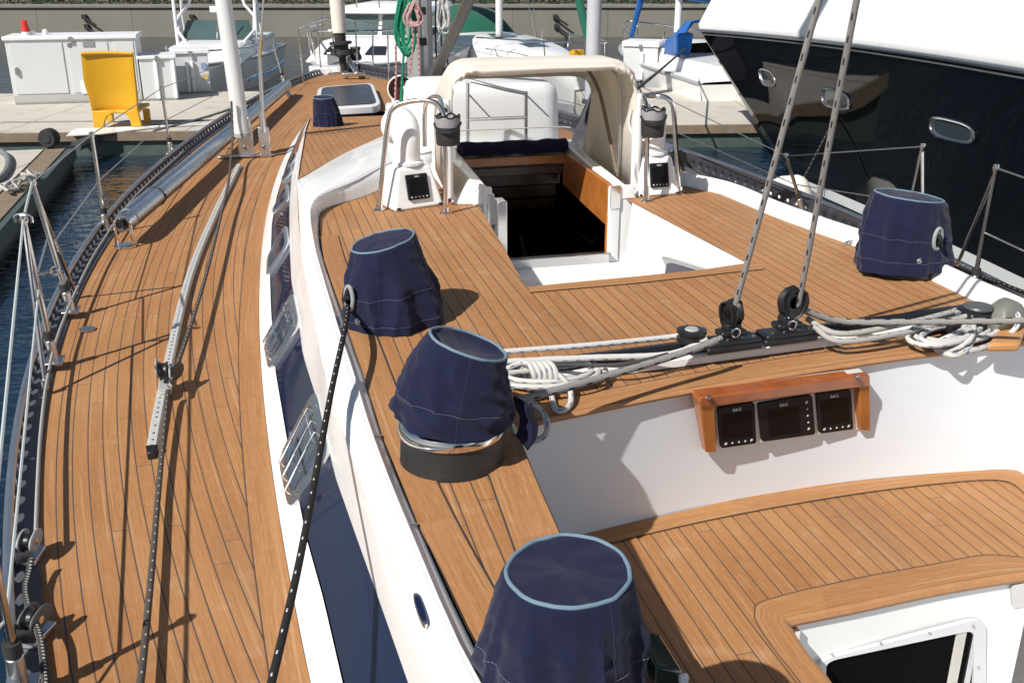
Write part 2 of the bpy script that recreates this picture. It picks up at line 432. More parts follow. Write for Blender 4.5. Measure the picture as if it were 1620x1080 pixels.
# hull sides
m=MB()
for sg in (1,-1):
    rows=[]
    for v in vs:
        s=sT(v); k=min(1,max(0,(VB-v)/3))
        rows.append([W(sg*(s-.035),v,.012),W(sg*(s-.03),v,-.1),W(sg*s*(.99 if k>=1 else .9+.09*k),v,-.5),W(sg*s*(.9*k+.05),v-.25*(1-k),-1.35)])
    m.grid(rows)
m.build('hull',GEL,yacht)
# toe rails: perforated aluminium, flange on the deck
def toe_rail(sg):
    m=MB(); cell=.105; v=-2.6; H=.054 if sg>0 else .115
    def P(v,z): return W(sg*(sT(v)-.012-.10*z),v,z+.006)
    while v<VB-.3:
        v2=v+cell; vm=(v+v2)/2
        out=[];inn=[]
        for k in range(16):
            a=2*math.pi*k/16; c,s_=math.cos(a),math.sin(a)
            q=max(abs(c),abs(s_)); out.append(m.V(P(vm+c/q*cell/2,H/2+s_/q*H/2)))
            inn.append(m.V(P(vm+c*(.027 if sg>0 else .017),H*.40+s_*(.0165 if sg>0 else .011))))
        for k in range(16):
            j=(k+1)%16; m.face([out[k],out[j],inn[j],inn[k]])
        v=v2
    bmesh.ops.remove_doubles(m.b,verts=m.b.verts,dist=.0008)
    r=m.build('toe_rail',RAILM,yacht,solid=.006)
    m=MB(); vv=[-2.6+.1*i for i in range(int((VB+2.4)/.1))]
    m.tube([P(v,H+.006) for v in vv],.0125,8); m.build('rail_cap',ALU,r)
    m=MB(); m.grid([[W(sg*(sT(v)-.035),v,.013),W(sg*(sT(v)+FL),v,.009),W(sg*(sT(v)+FL),v,0.001)] for v in vv]); m.build('deck_flange',FLANGE,r)
    m=MB()
    for i in range(24):
        v=-2.4+i*.5
        if v<VB-1: m.lathe([(.008,0),(.008,.003),(.004,.005),(0,.005)],W(sg*(sT(v)+.025),v,.009),8)
    m.build('bolt',STEEL2,r)
    return r
toe_rail(1); toe_rail(-1)
# ---- coachroof side
def xc(pxs):
    return sorted([(p[1],p[0]) for p in pxs])
base_px=[(489,1080),(467,955),(448,849),(431,762),(422,695),(412,589),(411,477),(414,406),(422,334),(433,292),(451,250),(475,205),(487,190)]
wl_px=[(542,1080),(511,945),(484,849),(453,690),(436,589),(429,496),(427,440),(430,354),(438,310),(454,258),(477,205),(487.5,190)]
wu_px=[(646,1080),(607,969),(564,849),(530,752),(503,637),(479,560),(474,519),(461,444),(458,386),(458,325),(461,282),(468,250),(481,205),(488,190)]
_vp1=toB(U(470,285,.30))[1]
def zf(v):
    q=(.022+.29*max(0,VF-v)/(VF-_vp1))/.338
    return q if q<.85 else 1-.15*math.exp(-(q-.85)/.15)      # wall height factor
def curve_px(pxs,z):
    out=[]
    for p in pxs:
        zz=z
        for _ in range(6):
            s,v=toB(U(p[0],p[1],zz)); zz=z*zf(v)
        out.append((v,s))
    return sorted(out)
Lt=curve_px(wl_px,.06); Ut=curve_px(wu_px,.17)
crest_px=[(701,1080),(655,955),(602,842),(545,690),(512,587),(500,519),(478,412),(472,347),(470,300),(474,262),(483.5,205),(488.5,190)]
Ct=curve_px(crest_px,.338)
def side_rows(v,sg=1):
    k=zf(v)
    l,u,c=lin(Lt,v),lin(Ut,v),lin(Ct,v)
    b=sB(min(v,VF)); l=max(l,b+.002); u=max(u,l+.002); c=max(c,u+.002)
    return [W(sg*b,v,-.01),W(sg*(b+.004),v,.02*k),W(sg*l,v,.06*k),W(sg*u,v,.17*k),W(sg*(u*.45+c*.55),v,.275*k),W(sg*c,v,.338*k)]
cv=[-3+.09*i for i in range(int((VF+3)/.09)+1)]+[VF]
m=MB()
for sg in (1,-1):
    R=[side_rows(v,sg) for v in cv if sg==1 or v>1.0]
    m.grid([r[:3] for r in R]); m.grid([r[3:] for r in R])
roof=m.build('coachroof',GEL,yacht,smooth=50)
m=MB()
for sg in (1,-1):
    rr=[]
    for v in cv:
        if sg==-1 and v<1.0: continue
        r=side_rows(v,sg); inn=Vector((sg*CA,sg*SA,0))
        rr.append([r[2]+inn*.004,r[2].lerp(r[3],.5)+inn*.004,r[3]+inn*.004])
    m.grid(rr)
m.build('window_band',GLASS,roof)
def on_side(px,py):
    """point of the port window band seen at a pixel"""
    best=None
    for i in range(260):
        v=-2.5+i*.04
        if v>VF: break
        r=side_rows(v)
        for j in range(21):
            t=-.5+j*.1
            P=r[2]+(r[3]-r[2])*t
            q=PX(P); d=(q[0]-px)**2+(q[1]-py)**2
            if best is None or d<best[0]: best=(d,P,v,t)
    # refine
    d,P,v0,t0=best
    for sc_ in (1,.3,.1):
        for i in range(-6,7):
            for j in range(-6,7):
                v=v0+i*.006*sc_*2; t=t0+j*.02*sc_*2; r=side_rows(v); Q=r[2]+(r[3]-r[2])*t; q=PX(Q); dd=(q[0]-px)**2+(q[1]-py)**2
                if dd<d: d,P,bv,bt=dd,Q,v,t
    return P
def rquad(c,r,n=4):
    """rounded outline inside a 3D quad"""
    c=[Vector(p) for p in c]; out=[]
    for i in range(4):
        p,a,b=c[i],c[i-1],c[(i+1)%4]; da=(a-p)*r;db=(b-p)*r
        for k in range(n+1):
            t=k/n; out.append((p+da)*(1-t)**2+p*2*t*(1-t)+(p+db)*t*t)
    return out
ports=[([(420,545),(466,461),(477,516),(429,590)],1),([(444,727),(503,614),(526,722),(462,812)],1),
       ([(425,440),(452,364),(460,384),(457,393)],0),([(433,332),(457,290),(459,318),(434,340)],0),([(447,283),(463,262),(463,275),(448,292)],0),([(457,262),(470,240),(470,250),(459,268)],0)]
ports[2]=([(424,438),(455,355),(460,385),(428,440)],0)
ports[2]=([(425,408),(455,355),(459,388),(424,441)],0)
for q,g in ports:
    c=[on_side(*p) for p in q]; nrm=(c[1]-c[0]).cross(c[3]-c[0]).normalized()
    if nrm.z<0: nrm=-nrm
    up=nrm*.012; o=rquad([p+up for p in c],.22); ce=sum(c,Vector())/4
    i_=[ce+up+(p-ce-up)*.76 for p in o]
    m=MB(); a=[m.V(p) for p in o]; b=[m.V(p+nrm*.004) for p in i_]; d=[m.V(p-nrm*.02) for p in o]; e=[m.V(p-nrm*.012) for p in i_]; n=len(a)
    for k in range(n):
        j=(k+1)%n; m.face([a[k],a[j],b[j],b[k]]); m.face([d[k],d[j],a[j],a[k]]); m.face([b[k],b[j],e[j],e[k]])
    f=m.build('portlight',STEEL2 if g else ALU,roof)
    m=MB(); m.poly([p-nrm*.004 for p in i_]); m.build('pane',M('portlight_glass',(.05,.07,.10),.08,coat=.5) if g else GLASS,f)
    if g:
        m=MB(); w=(c[1]-c[0]); h=(c[3]-c[0]); q0=ce+nrm*.016
        for k in (-.22,0.06,.30):
            p0=q0+h*k-w*.36; p1=q0+h*k+w*.36
            m.tube([p0-nrm*.014,p0+nrm*.022,p1+nrm*.022,p1-nrm*.014],.0035,6)
        m.tube([q0-h*.36-w*.05+nrm*.02,q0+h*.40-w*.05+nrm*.02],.0035,6); m.tube([q0-h*.30+w*.28+nrm*.02,q0+h*.38+w*.28+nrm*.02],.003,6)
        m.build('wire_guard',STEEL,f)
        m=MB()
        for k in range(0,n,3):
            P=o[k]*.88+(ce+up)*.12; m.lathe([(.005,0),(.004,.004),(0,.004)],P,6)
        m.build('screw',STEEL,f)
# ---- coaming: top ridge and inner face
CZ=.41
inner_px=[(759,1080),(645,830),(590,690),(562,600),(549,560),(535,519),(503,412),(495,375),(491,347),(493,325),(510,306),(561,284),(607,260),(650,246),(720,230),(800,222)]
innb_px=[(783,1080),(662,830),(605,690),(578,600),(563,560),(549,519),(513,412),(505,375),(505,347),(508,336),(524,327),(574,312),(626,290),(670,272),(730,255),(800,250)]
ib=[U(x,y,CK) for x,y in innb_px]
def cz(i): return lin([(0,.356),(6,.360),(8,.385),(10,.41),(14,.43)],i)
it=[U(x,y,cz(i)) for i,(x,y) in enumerate(inner_px)]
it.insert(0,W(toB(it[0])[0]+.09,-2.9,.356)); ib.insert(0,W(toB(ib[0])[0]+.09,-2.9,CK))
# plane of the forward coachroof panel
P1=U(470,285,.30); P2=U(487,190,.01); v1=toB(P1)[1]; v2=toB(P2)[1]; kk=.29/(v2-v1)
fvv=Vector((-SA,CA,0)); NP=(fvv*kk+Vector((0,0,1))).normalized()
def UR_(px,py): return UP(px,py,P1,NP)
out=[W(lin(Ct,toB(p)[1]),toB(p)[1],.338*zf(toB(p)[1])) for p in it[:9]]
out+= [UR_(470,292),UR_(474,283),UR_(487,276),UR_(540,245),UR_(590,222),UR_(625,206.5),UR_(645,199)]
it=it[:16];ib=ib[:16];out=out[:16]
def mir(p,k=0): s_,v_=toB(p); return W(-s_+k,v_,p.z)
ib_p=list(ib)
NM=4
it+=[mir(p,.40) for p in it[:-NM-1:-1]]; ib+=[mir(p,.40) for p in ib[:-NM-1:-1]]; out+=[mir(p,.40) for p in out[:-NM-1:-1]]
m=MB(); rows=[]
for i,(a,b,c) in enumerate(zip(out,it,ib)):
    if i>=11: md=[a.lerp(b,.3)+Vector((0,0,.03)),a.lerp(b,.65)+Vector((0,0,.03))]
    else: md=[a.lerp(b,.33)+Vector((0,0,.012)),a.lerp(b,.7)+Vector((0,0,.010))]
    e=(c-b); e.z=0
    rows.append([a]+md+[b.lerp(md[1],.06),b+Vector((0,0,-.006)),b.lerp(c,.5),c+Vector((0,0,-.004))])
def smooth_rows(rows,n):
    cols=list(zip(*rows)); cc=[catmull(c,n) for c in cols]; return [list(r) for r in zip(*cc)]
m.grid(smooth_rows(rows,4))
coam=m.build('coaming',GEL,yacht,smooth=60)
# starboard coaming: inner face seen in sun, top ridge, outer slope to the side deck
sb_b=[(1055,288),(1140,307),(1217,340),(1300,371),(1359,392),(1450,432),(1528,470),(1640,522)]
sbb=[U(x,y,CK) for x,y in sb_b]; s0,v0=toB(sbb[-1]); s1,v1_=toB(sbb[0])
sbb.append(W(s0-.05,-2.9,CK)); sbb=[ib[-1]]+sbb
rows=[]
for p in sbb:
    s,v=toB(p); o=-sB(min(v,VF))
    o=max(o,s+.24)
    rows.append([p+Vector((0,0,-.004)),W(s+.028,v,CK+.052),W(s+.04,v,CK+.062),W(s+.055,v,CK+.060),W(s+.10,v,.355),W(s+.17,v,.25),W(o-.02,v,.06),W(o+.005,v,-.01)])
m=MB(); m.grid(smooth_rows(rows,4)); m.build('coaming',GEL,yacht,smooth=60)
m=MB()
for (x,y) in ((1163,297),(1266,347),(1338,375),(1420,405)):
    P=U(x,y-9,CK+.03)
    m.lathe([(.008,0),(.006,.004),(0,.004)],P,8,R=rotz(HA)@Matrix.Rotation(-math.pi/2,3,'Y'))
m.build('bolt',STEEL2,coam)
# navy strip gasket line at the foot of the port coaming
m=MB(); m.tube(catmull([p+Vector((.003,0,.003)) for p in ib],3),.0010,6); m.build('caulk_bead',BLACKM,coam)
m=MB(); m.tube(catmull([p+Vector((0,0,.001)) for p in it],4),.0022,6); m.build('rolled_edge',GEL,coam)
# recessed vent slot in the coaming
P=[U(651,941,.357),U(663,939,.357),U(680,988,.357),U(668,992,.357)]
m=MB(); m.prism(rquad([p+Vector((0,0,-.004)) for p in P],.4,6),Vector((0,0,.008))); slot=m.build('slot_frame',STEEL2,coam)
ce_=sum(P,Vector())/4; m=MB(); m.poly([p+Vector((0,0,.0046)) for p in rquad([ce_+(p-ce_)*.78 for p in P],.4,6)]); m.build('lens',GLASS,slot)  # navy sheet gives the dark hollow of the slot by colour
m=MB()
for i in (2,3,6): m.tube([it[i].lerp(ib[i],k/4)+Vector((0,0,.0025)) for k in range(5)],.0022,6); m.tube([it[i].lerp(out[i],k/3*.25)+Vector((0,0,.004)) for k in range(4)],.0018,6)
m.build('joint_line',M('pale_joint',(.55,.55,.55),.5),coam)
# ---- forward coachroof teak panel
ed=[toB(p) for p in (UR_(470.5,286),UR_(474,283),UR_(487,276),UR_(510,262.5),UR_(540,246),UR_(560,236.5),UR_(590,223),UR_(625,207.5),UR_(645,200))]
ed+=[(.40-a,b) for a,b in ed[::-1]]
lf=[toB(UR_(x,y)) for x,y in ((470.5,286),(474,262),(480,230),(487.5,191))]; vf=lf[-1][1]+.22
ls=sorted((b,a) for a,b in lf)
def pz(v): return P1.z-kk*(v-v1)+.004
m=MB(); rows=[];uvs=[]
for a,b in ed:
    r=[];q=[]
    for k in range(9):
        v=b+(vf-b)*k/8; lo=lin(ls,v); s_=max(a,lo); s_=min(s_,.40-lo)
        r.append(W(s_,v,max(pz(v),.006))); q.append((s_+.013,v))
    rows.append(r);uvs.append(q)
m.grid(rows,uvs)
m.build('coachroof_deck',T_DECK,yacht)
# ---- cockpit deck with well cut out
front=[p.copy() for p in ib[1:]]+[p.copy() for p in sbb[1:-1]]
bt_px=[(1640,538),(1570,546),(1380,570),(1240,592),(1100,615),(950,643),(812,673)]
BT=[U(x,y,CK) for x,y in bt_px]
le_px=[(812,673),(850,765),(885,845),(985,1080)]
LE=[U(x,y,CK) for x,y in le_px]
s_,v_=toB(LE[-1]); LE.append(W(s_+.06,-2.9,CK))
outer=[W(toB(ib[0])[0],-2.9,CK)]+front+BT[0:]+LE[1:]
hole=[U(x,y,CK) for x,y in ((836,454),(1000,438),(1100,428),(1182,416),(1100,373),(1000,320))]+[W(.66,.85,CK),W(.58,.85,CK),W(.58,1.62,CK),W(-.04,1.62,CK),W(-.04,1.0,CK)]+[U(x,y,CK) for x,y in ((757,325),(796,390),(826,445))]
m=MB(); m.fill([outer,hole],lambda c:(toB(c)[0]+.02,toB(c)[1]))
cdeck=m.build('cockpit_deck',T_DECK,yacht)
margin([U(x,y,CK) for x,y in ((836,455),(1000,439),(1100,429),(1150,424),(1203,417))],[U(x,y,CK) for x,y in ((838,464),(1000,450),(1100,439),(1150,433),(1209,427))],'margin_board',cdeck)
def dense(pts,n=5): return catmull(pts,n)
be_i=[(812,673),(1000,634),(1100,615),(1245,591),(1383,569.5),(1480,557),(1640,538)]
be_o=[(814,649),(1000,610),(1100,591.5),(1245,567),(1383,550),(1480,540),(1640,521)]
BI=dense([U(x,y,CK) for x,y in be_i]); BO=dense([U(x,y,CK) for x,y in be_o])
margin(BI,BO,'margin_board',cdeck,.005)
# a rounded nose under the bulkhead margin
m=MB(); m.tube([p+Vector((0,.004,-.006)) for p in BI],.011,8); m.build('edge_nosing',M('teak_nosing',(.40,.20,.085),.6,nscale=30,namp=.2),cdeck)
PM=[U(x,y,CK) for x,y in ((783,1080),(725,960),(662,830),(605,690),(563,560),(549,519),(525,450),(513,412),(505,375))]
margin([p+Vector((.002,0,0)) for p in dense(PM)],[W(toB(p)[0]+.085,toB(p)[1],CK) for p in dense(PM)],'margin_board',cdeck,.004)
ln=[U(x,y,CK) for x,y in le_px]
margin(dense(ln),[W(toB(p)[0]-.11,toB(p)[1]+.0,CK) for p in dense(ln)],'margin_board',cdeck,.003)
# ---- bulkhead, port coaming inner wall, seat, well
bb_px=[(1700,735),(1590,744),(1389,758),(1240,778),(1211,782),(1042,818),(900,852)]
SZ=-.12
BTf=dense([U(x,y,CK) for x,y in ((1640,538),(1570,546),(1380,570),(1240,592),(1100,615),(950,643),(798,676))],5)
BBf=dense([U(x,y,SZ) for x,y in ((1655,741),(1590,744),(1389,758),(1240,778),(1090,806),(980,832),(866,860))],5)
m=MB(); rows=[]
for a,b in zip(BTf,BBf):
    rows.append([a+Vector((0,.012,-.002)),a.lerp(b,.06)+Vector((0,.012,0)),a.lerp(b,.5)+Vector((0,.008,0)),b+Vector((0,.004,-.02))])
m.grid(rows)
bulk=m.build('bulkhead',GEL2,yacht,smooth=60)
a0,b0=BTf[0],BBf[0]
m=MB(); rows=[]
for k in range(8):   # rounded corner then starboard side of the cockpit
    t=k/7; ang=t*math.pi/2; cx=.12
    dx=Vector((CA,SA,0)); dy=Vector((SA,-CA,0))
    rows.append([a0+dx*(cx*math.sin(ang))+dy*(cx*(1-math.cos(ang)))+Vector((0,.012,-.002)),b0+dx*(cx*math.sin(ang))+dy*(cx*(1-math.cos(ang)))+Vector((0,.004,-.02))])
rows.append([rows[-1][0]+dy*2.6,rows[-1][1]+dy*2.6+Vector((.15,0,0))])
m.grid(rows)
m.grid([[p+Vector((.004,0,-.002)),p+Vector((-.03,0,-.46))] for p in LE])
m.build('cockpit_side',GEL,bulk)
sfo=[(1362,1250),(1309,1080),(1270,1030),(1243,990),(1241,982),(1248,976),(1344,957),(1478,928.5),(1580,911),(1640,903)]
SF=[U(x,y,SZ) for x,y in sfo]
seat=[U(905,851,SZ)]+[U(x,y,SZ) for x,y in ((1042,818),(1211,782),(1389,758),(1584,743),(1640,770),(1760,850))]+[U(1760,892,SZ)]+SF[::-1]+[W(toB(SF[0])[0],-2.6,SZ),W(toB(LE[-1])[0],-2.6,SZ)]
m=MB(); m.fill([seat],lambda c:(toB(c)[0]+.01,toB(c)[1]))
seat_o=m.build('cockpit_seat',T_DECK,yacht)
so_=[(905,851),(1042,818),(1211,782),(1389,758),(1590,743.5),(1622,760)]
si_=[(960,862),(1104,828),(1255,799),(1411,775),(1575,760.5),(1622,783)]
margin(dense([U(x,y,SZ) for x,y in so_]),dense([U(x,y,SZ) for x,y in si_]),'margin_board',seat_o,.004)
fo=[(1345,1160),(1309,1080),(1273,1035),(1245,992),(1241,984),(1250,976),(1344,957),(1478,928.5),(1580,911),(1640,903)]
fi=[(1318,1170),(1264,1080),(1228,1035),(1199,992),(1193,970),(1212,950),(1344,918),(1478,893),(1562,878.5),(1640,886)]
SFO=dense([U(x,y,SZ) for x,y in fo],4)
margin(SFO,dense([U(x,y,SZ) for x,y in fi],4),'margin_board',seat_o,.005)
m=MB(); m.tube([p+Vector((0,0,-.012)) for p in SFO],.016,8); m.build('edge_nosing',M('teak_nosing_dark',(.38,.19,.08),.6,nscale=30,namp=.2),seat_o)
m=MB(); m.grid([[p+Vector((0,.006,-.004)),p+Vector((0,.006,-.75))] for p in dense([W(toB(SF[0])[0],-2.6,SZ)]+SF,4)]); 
m.poly([W(-.1,-2.8,-.62),W(2.2,-2.8,-.62),W(2.2,1,-.62),W(-.1,1,-.62)])
well=m.build('cockpit_well',GEL,yacht,smooth=45)
# aft cabin hatch in the face of the well
pA=U(1250,976,SZ); pB=U(1580,911,SZ); ex=(pB-pA).normalized(); ez=Vector((0,0,1)); ny=ex.cross(ez)   # ny points aft
if ny.y>0: ny=-ny
pl=pA+Vector((0,.006,0))
def onw(px,py,off): return UP(px,py,pl+ny*off,ny)
fr=[onw(1290,1046,.012),onw(1560,975,.012),onw(1560,1130,.012),onw(1290,1190,.012)]
o=rquad(fr,.12,5); ce=sum(fr,Vector())/4
i_=[onw(1307,1050,.014),onw(1548,990,.014),onw(1548,1130,.014),onw(1307,1185,.014)]
fr2=[onw(1307,1046,.014),onw(1541,996,.014),onw(1541,1112,.014),onw(1307,1172,.014)]
i2=rquad(fr2,.08,5)
m=MB(); a=[m.V(p) for p in o]; b=[m.V(p) for p in i2]; d=[m.V(p-ny*.012) for p in o]; e=[m.V(p-ny*.03) for p in i2]; n=len(a)
for k in range(n):
    j=(k+1)%n; m.face([a[k],a[j],b[j],b[k]]); m.face([d[k],d[j],a[j],a[k]]); m.face([b[k],b[j],e[j],e[k]])
hf=m.build('cabin_hatch',ALUW,well)
m=MB(); m.poly([p-ny*.010 for p in i2]); m.build('opening_shade',CABIN,hf)  # black sheet painted as the dark hole; no recess is cut behind it
m=MB(); m.box(onw(1512,1040,.004),(.030,.014,.24),RB); m.build('curtain',CREAM,hf)
m=MB(); m.box(onw(1534,1040,.004),(.020,.016,.24),RB); m.build('hinge_post',ALU,hf)
m=MB()
for (x,y) in ((1316,1034),(1393,1016),(1470,1000),(1540,990),(1548,1055)):
    m.lathe([(.004,0),(.003,.003),(0,.003)],onw(x,y,.015),8,R=Matrix.Rotation(math.pi/2,3,'X'))
m.build('screw',STEEL2,hf)
m=MB(); q=rquad([onw(1597,924,.006),onw(1640,916,.006),onw(1640,955,.006),onw(1600,960,.006)],.15); m.prism(q,-ny*-.006)
m.build('latch_plate',STEEL2,well)
m=MB(); m.box(onw(1257,1000,.012),(.014,.03,.03),RB,0); m.build('catch',STEEL,well)
m=MB(); hp=U(1046,1035,.05); m.hexa([hp+RB@Vector(p) for p in ((-.035,-.06,-.12),(.035,-.06,-.12),(.035,.06,-.12),(-.035,.06,-.12))],[hp+RB@Vector(p) for p in ((-.04,-.07,.03),(.025,-.07,.0),(.025,.07,.0),(-.04,.07,.03))])
hpo=m.build('handle_pocket',M('dark_green_gloss',(.010,.030,.026),.12,coat=.4),yacht,bevel=.006)
m=MB(); m.box(hp+RB@Vector((.022,-.075,-.01)),(.02,.014,.02),RB); m.build('tip',GEL,hpo,bevel=.003)
# ---- companionway well and hatch
WZ=0.0
m=MB()
wl=[U(x,y,CK) for x,y in ((757,325),(796,390),(826,445),(836,454),(1000,438),(1100,428),(1182,416),(1100,373),(1000,320))]
rows=[]
for p in wl:
    s,v=toB(p); rows.append([p+Vector((0,0,-.002)),p+Vector((0,0,-.02)),W(s+(.0 if s<.3 else -.03),v+(.03 if v<-.3 else 0),WZ)])
m.grid(rows)
m.fill([[W(-.24,-.56,WZ+.001),W(.74,-.5,WZ+.001),W(.72,.84,WZ+.001),W(-.12,.84,WZ+.001)]])
# wall beside the doorway and hatch coamings
m.box(W(.645,.80,.165),(.14,.03,.47),RB); m.box(W(-.075,.86,.165),(.10,.03,.5),RB)
m.hexa([W(.60,.78,.33),W(.73,.78,.33),W(.70,1.75,.33),W(.60,1.75,.33)],[W(.605,.78,.40),W(.66,.78,.405),W(.65,1.75,.475),W(.605,1.75,.475)])
m.hexa([W(-.22,.88,.33),W(-.05,.82,.33),W(-.05,1.75,.33),W(-.20,1.75,.33)],[W(-.13,.9,.45),W(-.055,.82,.42),W(-.055,1.75,.475),W(-.14,1.75,.475)])
m.box(W(.28,1.72,.40),(.9,.14,.14),RB)
comp=m.build('companionway',GEL,yacht,bevel=.008)
m=MB(); m.box(W(.30,.775,.028),(.56,.02,.055),RB); m.box(W(.30,.76,.058),(.56,.045,.006),RB); m.build('sill',STEEL2,comp,bevel=.003)
m=MB(); m.box(W(.605,.782,.20),(.055,.012,.40),RB); m.build('door_jamb',ALUW,comp,bevel=.003)
m=MB(); m.box(W(.605,.774,.345),(.055,.006,.12),RB); m.build('jamb_plate',STEEL,comp,bevel=.002)
m=MB(); m.box(W(.004,.80,.18),(.05,.10,.36),RB); m.box(W(-.035,.95,.30),(.04,.22,.16),RB); m.build('door_jamb',STEEL,comp,bevel=.004)
m=MB(); m.box(W(-.07,.82,.36),(.018,.025,.14),RB); m.build('lifting_post',STEEL2,comp,bevel=.003)
m=MB(); m.hexa([W(.570,.80,.19),W(.592,.80,.19),W(.592,1.60,.24),W(.570,1.60,.24)],[W(.570,.80,.412),W(.592,.80,.412),W(.592,1.60,.435),W(.570,1.60,.435)]); m.box(W(.578,.805,.12),(.02,.02,.25),RB)
m.build('wood_slide',VARN,comp,bevel=.003)
m=MB(); m.box(W(.275,1.60,.395),(.60,.03,.05),RB); m.build('wood_beam',VARN,comp,bevel=.004)
for z_,h_,v_ in ((.335,.05,1.60),(.262,.07,1.70),(.172,.075,1.78),(.09,.06,1.80)):
    m=MB(); m.box(W(.275,v_,z_),(.62,.02,h_),RB); m.build('washboard',DARKW,comp,bevel=.004)
m=MB()
# cabin below: open box, its darkness put in by the black colour
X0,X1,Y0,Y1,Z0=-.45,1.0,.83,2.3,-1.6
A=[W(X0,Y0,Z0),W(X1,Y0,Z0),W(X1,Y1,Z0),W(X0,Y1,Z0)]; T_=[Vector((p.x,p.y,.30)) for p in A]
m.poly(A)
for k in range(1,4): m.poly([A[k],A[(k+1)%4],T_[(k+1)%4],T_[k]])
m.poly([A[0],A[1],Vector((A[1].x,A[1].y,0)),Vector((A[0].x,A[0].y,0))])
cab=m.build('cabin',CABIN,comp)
m=MB(); m.box(W(.34,.93,-.05),(.16,.03,.03),RB); m.build('step_edge',VARN,cab,bevel=.003)
# side window in the well wall
def onr(px,py,off=.0):
    p=W(.70,0,0); return UP(px,py,p+Vector((-CA,-SA,0))*off,Vector((-CA,-SA,.0)))
q=[onr(1036,450,.006),onr(1046,402,.006),onr(1135,430,.006),onr(1130,480,.006)]
m=MB(); m.prism(rquad(q,.2),Vector((-CA,-SA,0))*.012); sw=m.build('side_window',STEEL2,comp)
q=[onr(1048,450,.021),onr(1055,414,.021),onr(1135,438,.021),onr(1128,478,.021)]
m=MB(); m.poly(rquad(q,.15)); m.build('pane',GLASS,sw)
# ---- hatch on foredeck, forward dorade, mast
q=[U(498,173,.075),U(604,167,.075),U(590,131,.085),U(503,138,.085)]
m=MB(); m.prism([p+Vector((0,0,-.075)) for p in rquad(q,.16)],Vector((0,0,.075)))
hh=m.build('deck_hatch',GEL,yacht,bevel=.008)
cc=sum(q,Vector())/4; gq=[cc+(p-cc)*.86+Vector((0,0,.004)) for p in q]
m=MB(); m.prism(rquad(gq,.14),Vector((0,0,.005))); m.build('pane',M('smoked_acrylic',(.025,.024,.04),.28,spec=.35,nscale=2,namp=.3),hh)
m=MB(); m.box(U(577,168,.06),(.09,.02,.03),RB); m.build('handle',STEEL,hh,bevel=.004)
# a second hatch lid, tilted open before the mast
a,b=UY(634,178,7.0),UY(716,172,7.1); t1,t2=UY(637,122,7.25),UY(716,120,7.35)
m=MB(); m.prism(rquad([a,b,t2,t1],.06),Vector((0,.03,0))); oh=m.build('open_hatch_lid',ALU,yacht,bevel=.004)
cc=(a+b+t1+t2)/4; m=MB(); m.poly([cc+(p-cc)*.88+Vector((0,-.006,0)) for p in (a,b,t2,t1)]); m.build('pane',M('brown_acrylic',(.055,.014,.012),.08,coat=.5),oh)
m=MB(); p=UY(640,140,7.1); m.tube([UY(636,130,7.05),UY(652,178,6.9)],.014,8); m.build('stay_strut',ALU,oh)
MY=7.32
m=MB(); mz=[UY(667,178,MY).z-.15, 9.0]; mb=UY(667,170,MY); prof=[]
for k in range(24):
    a=2*math.pi*k/24; prof.append((.088*math.copysign(abs(math.cos(a))**.8,math.cos(a)),.13*math.copysign(abs(math.sin(a))**.8,math.sin(a))))
mrows=[[Vector((mb.x,mb.y,z))+RB@Vector((x,y,0)) for x,y in prof] for z in (mb.z-.2,mb.z+.6,mb.z+2,9)]
m.grid(mrows,closed=True); mast=m.build('mast',M('grey_mast',(.33,.33,.33),.4,.3,nscale=6,namp=.1),yacht,smooth=60)
m=MB(); m.box(Vector((mb.x,mb.y,4))+RB@Vector((.02,-.132,0)),(.03,.008,9),RB); m.box(Vector((mb.x,mb.y,4))+RB@Vector((-.02,-.134,0)),(.006,.012,9),RB); m.build('luff_track',ALU,mast)
m=MB(); 
for zz in (.95,1.15): m.box(Vector((mb.x,mb.y,zz))+RB@Vector((0,-.15,0)),(.05,.03,.05),RB)
m.build('cleat',BLACK,mast,bevel=.004)
m=MB(); m.lathe([(.16,0),(.16,.03),(.12,.06),(.11,.07)],Vector((mb.x,mb.y,mb.z-.2)),24); m.build('mast_collar',GEL,mast)
p0,p1=UY(688,118,7.0),UY(742,0,6.2); dd=(p1-p0); m=MB(); m.tube([p0-dd*.06,p0,p1,p1+dd*3],.035,14); m.build('vang_strut',M('grey_brown_tube',(.10,.09,.08),.5,.2,nscale=8,namp=.2),mast)
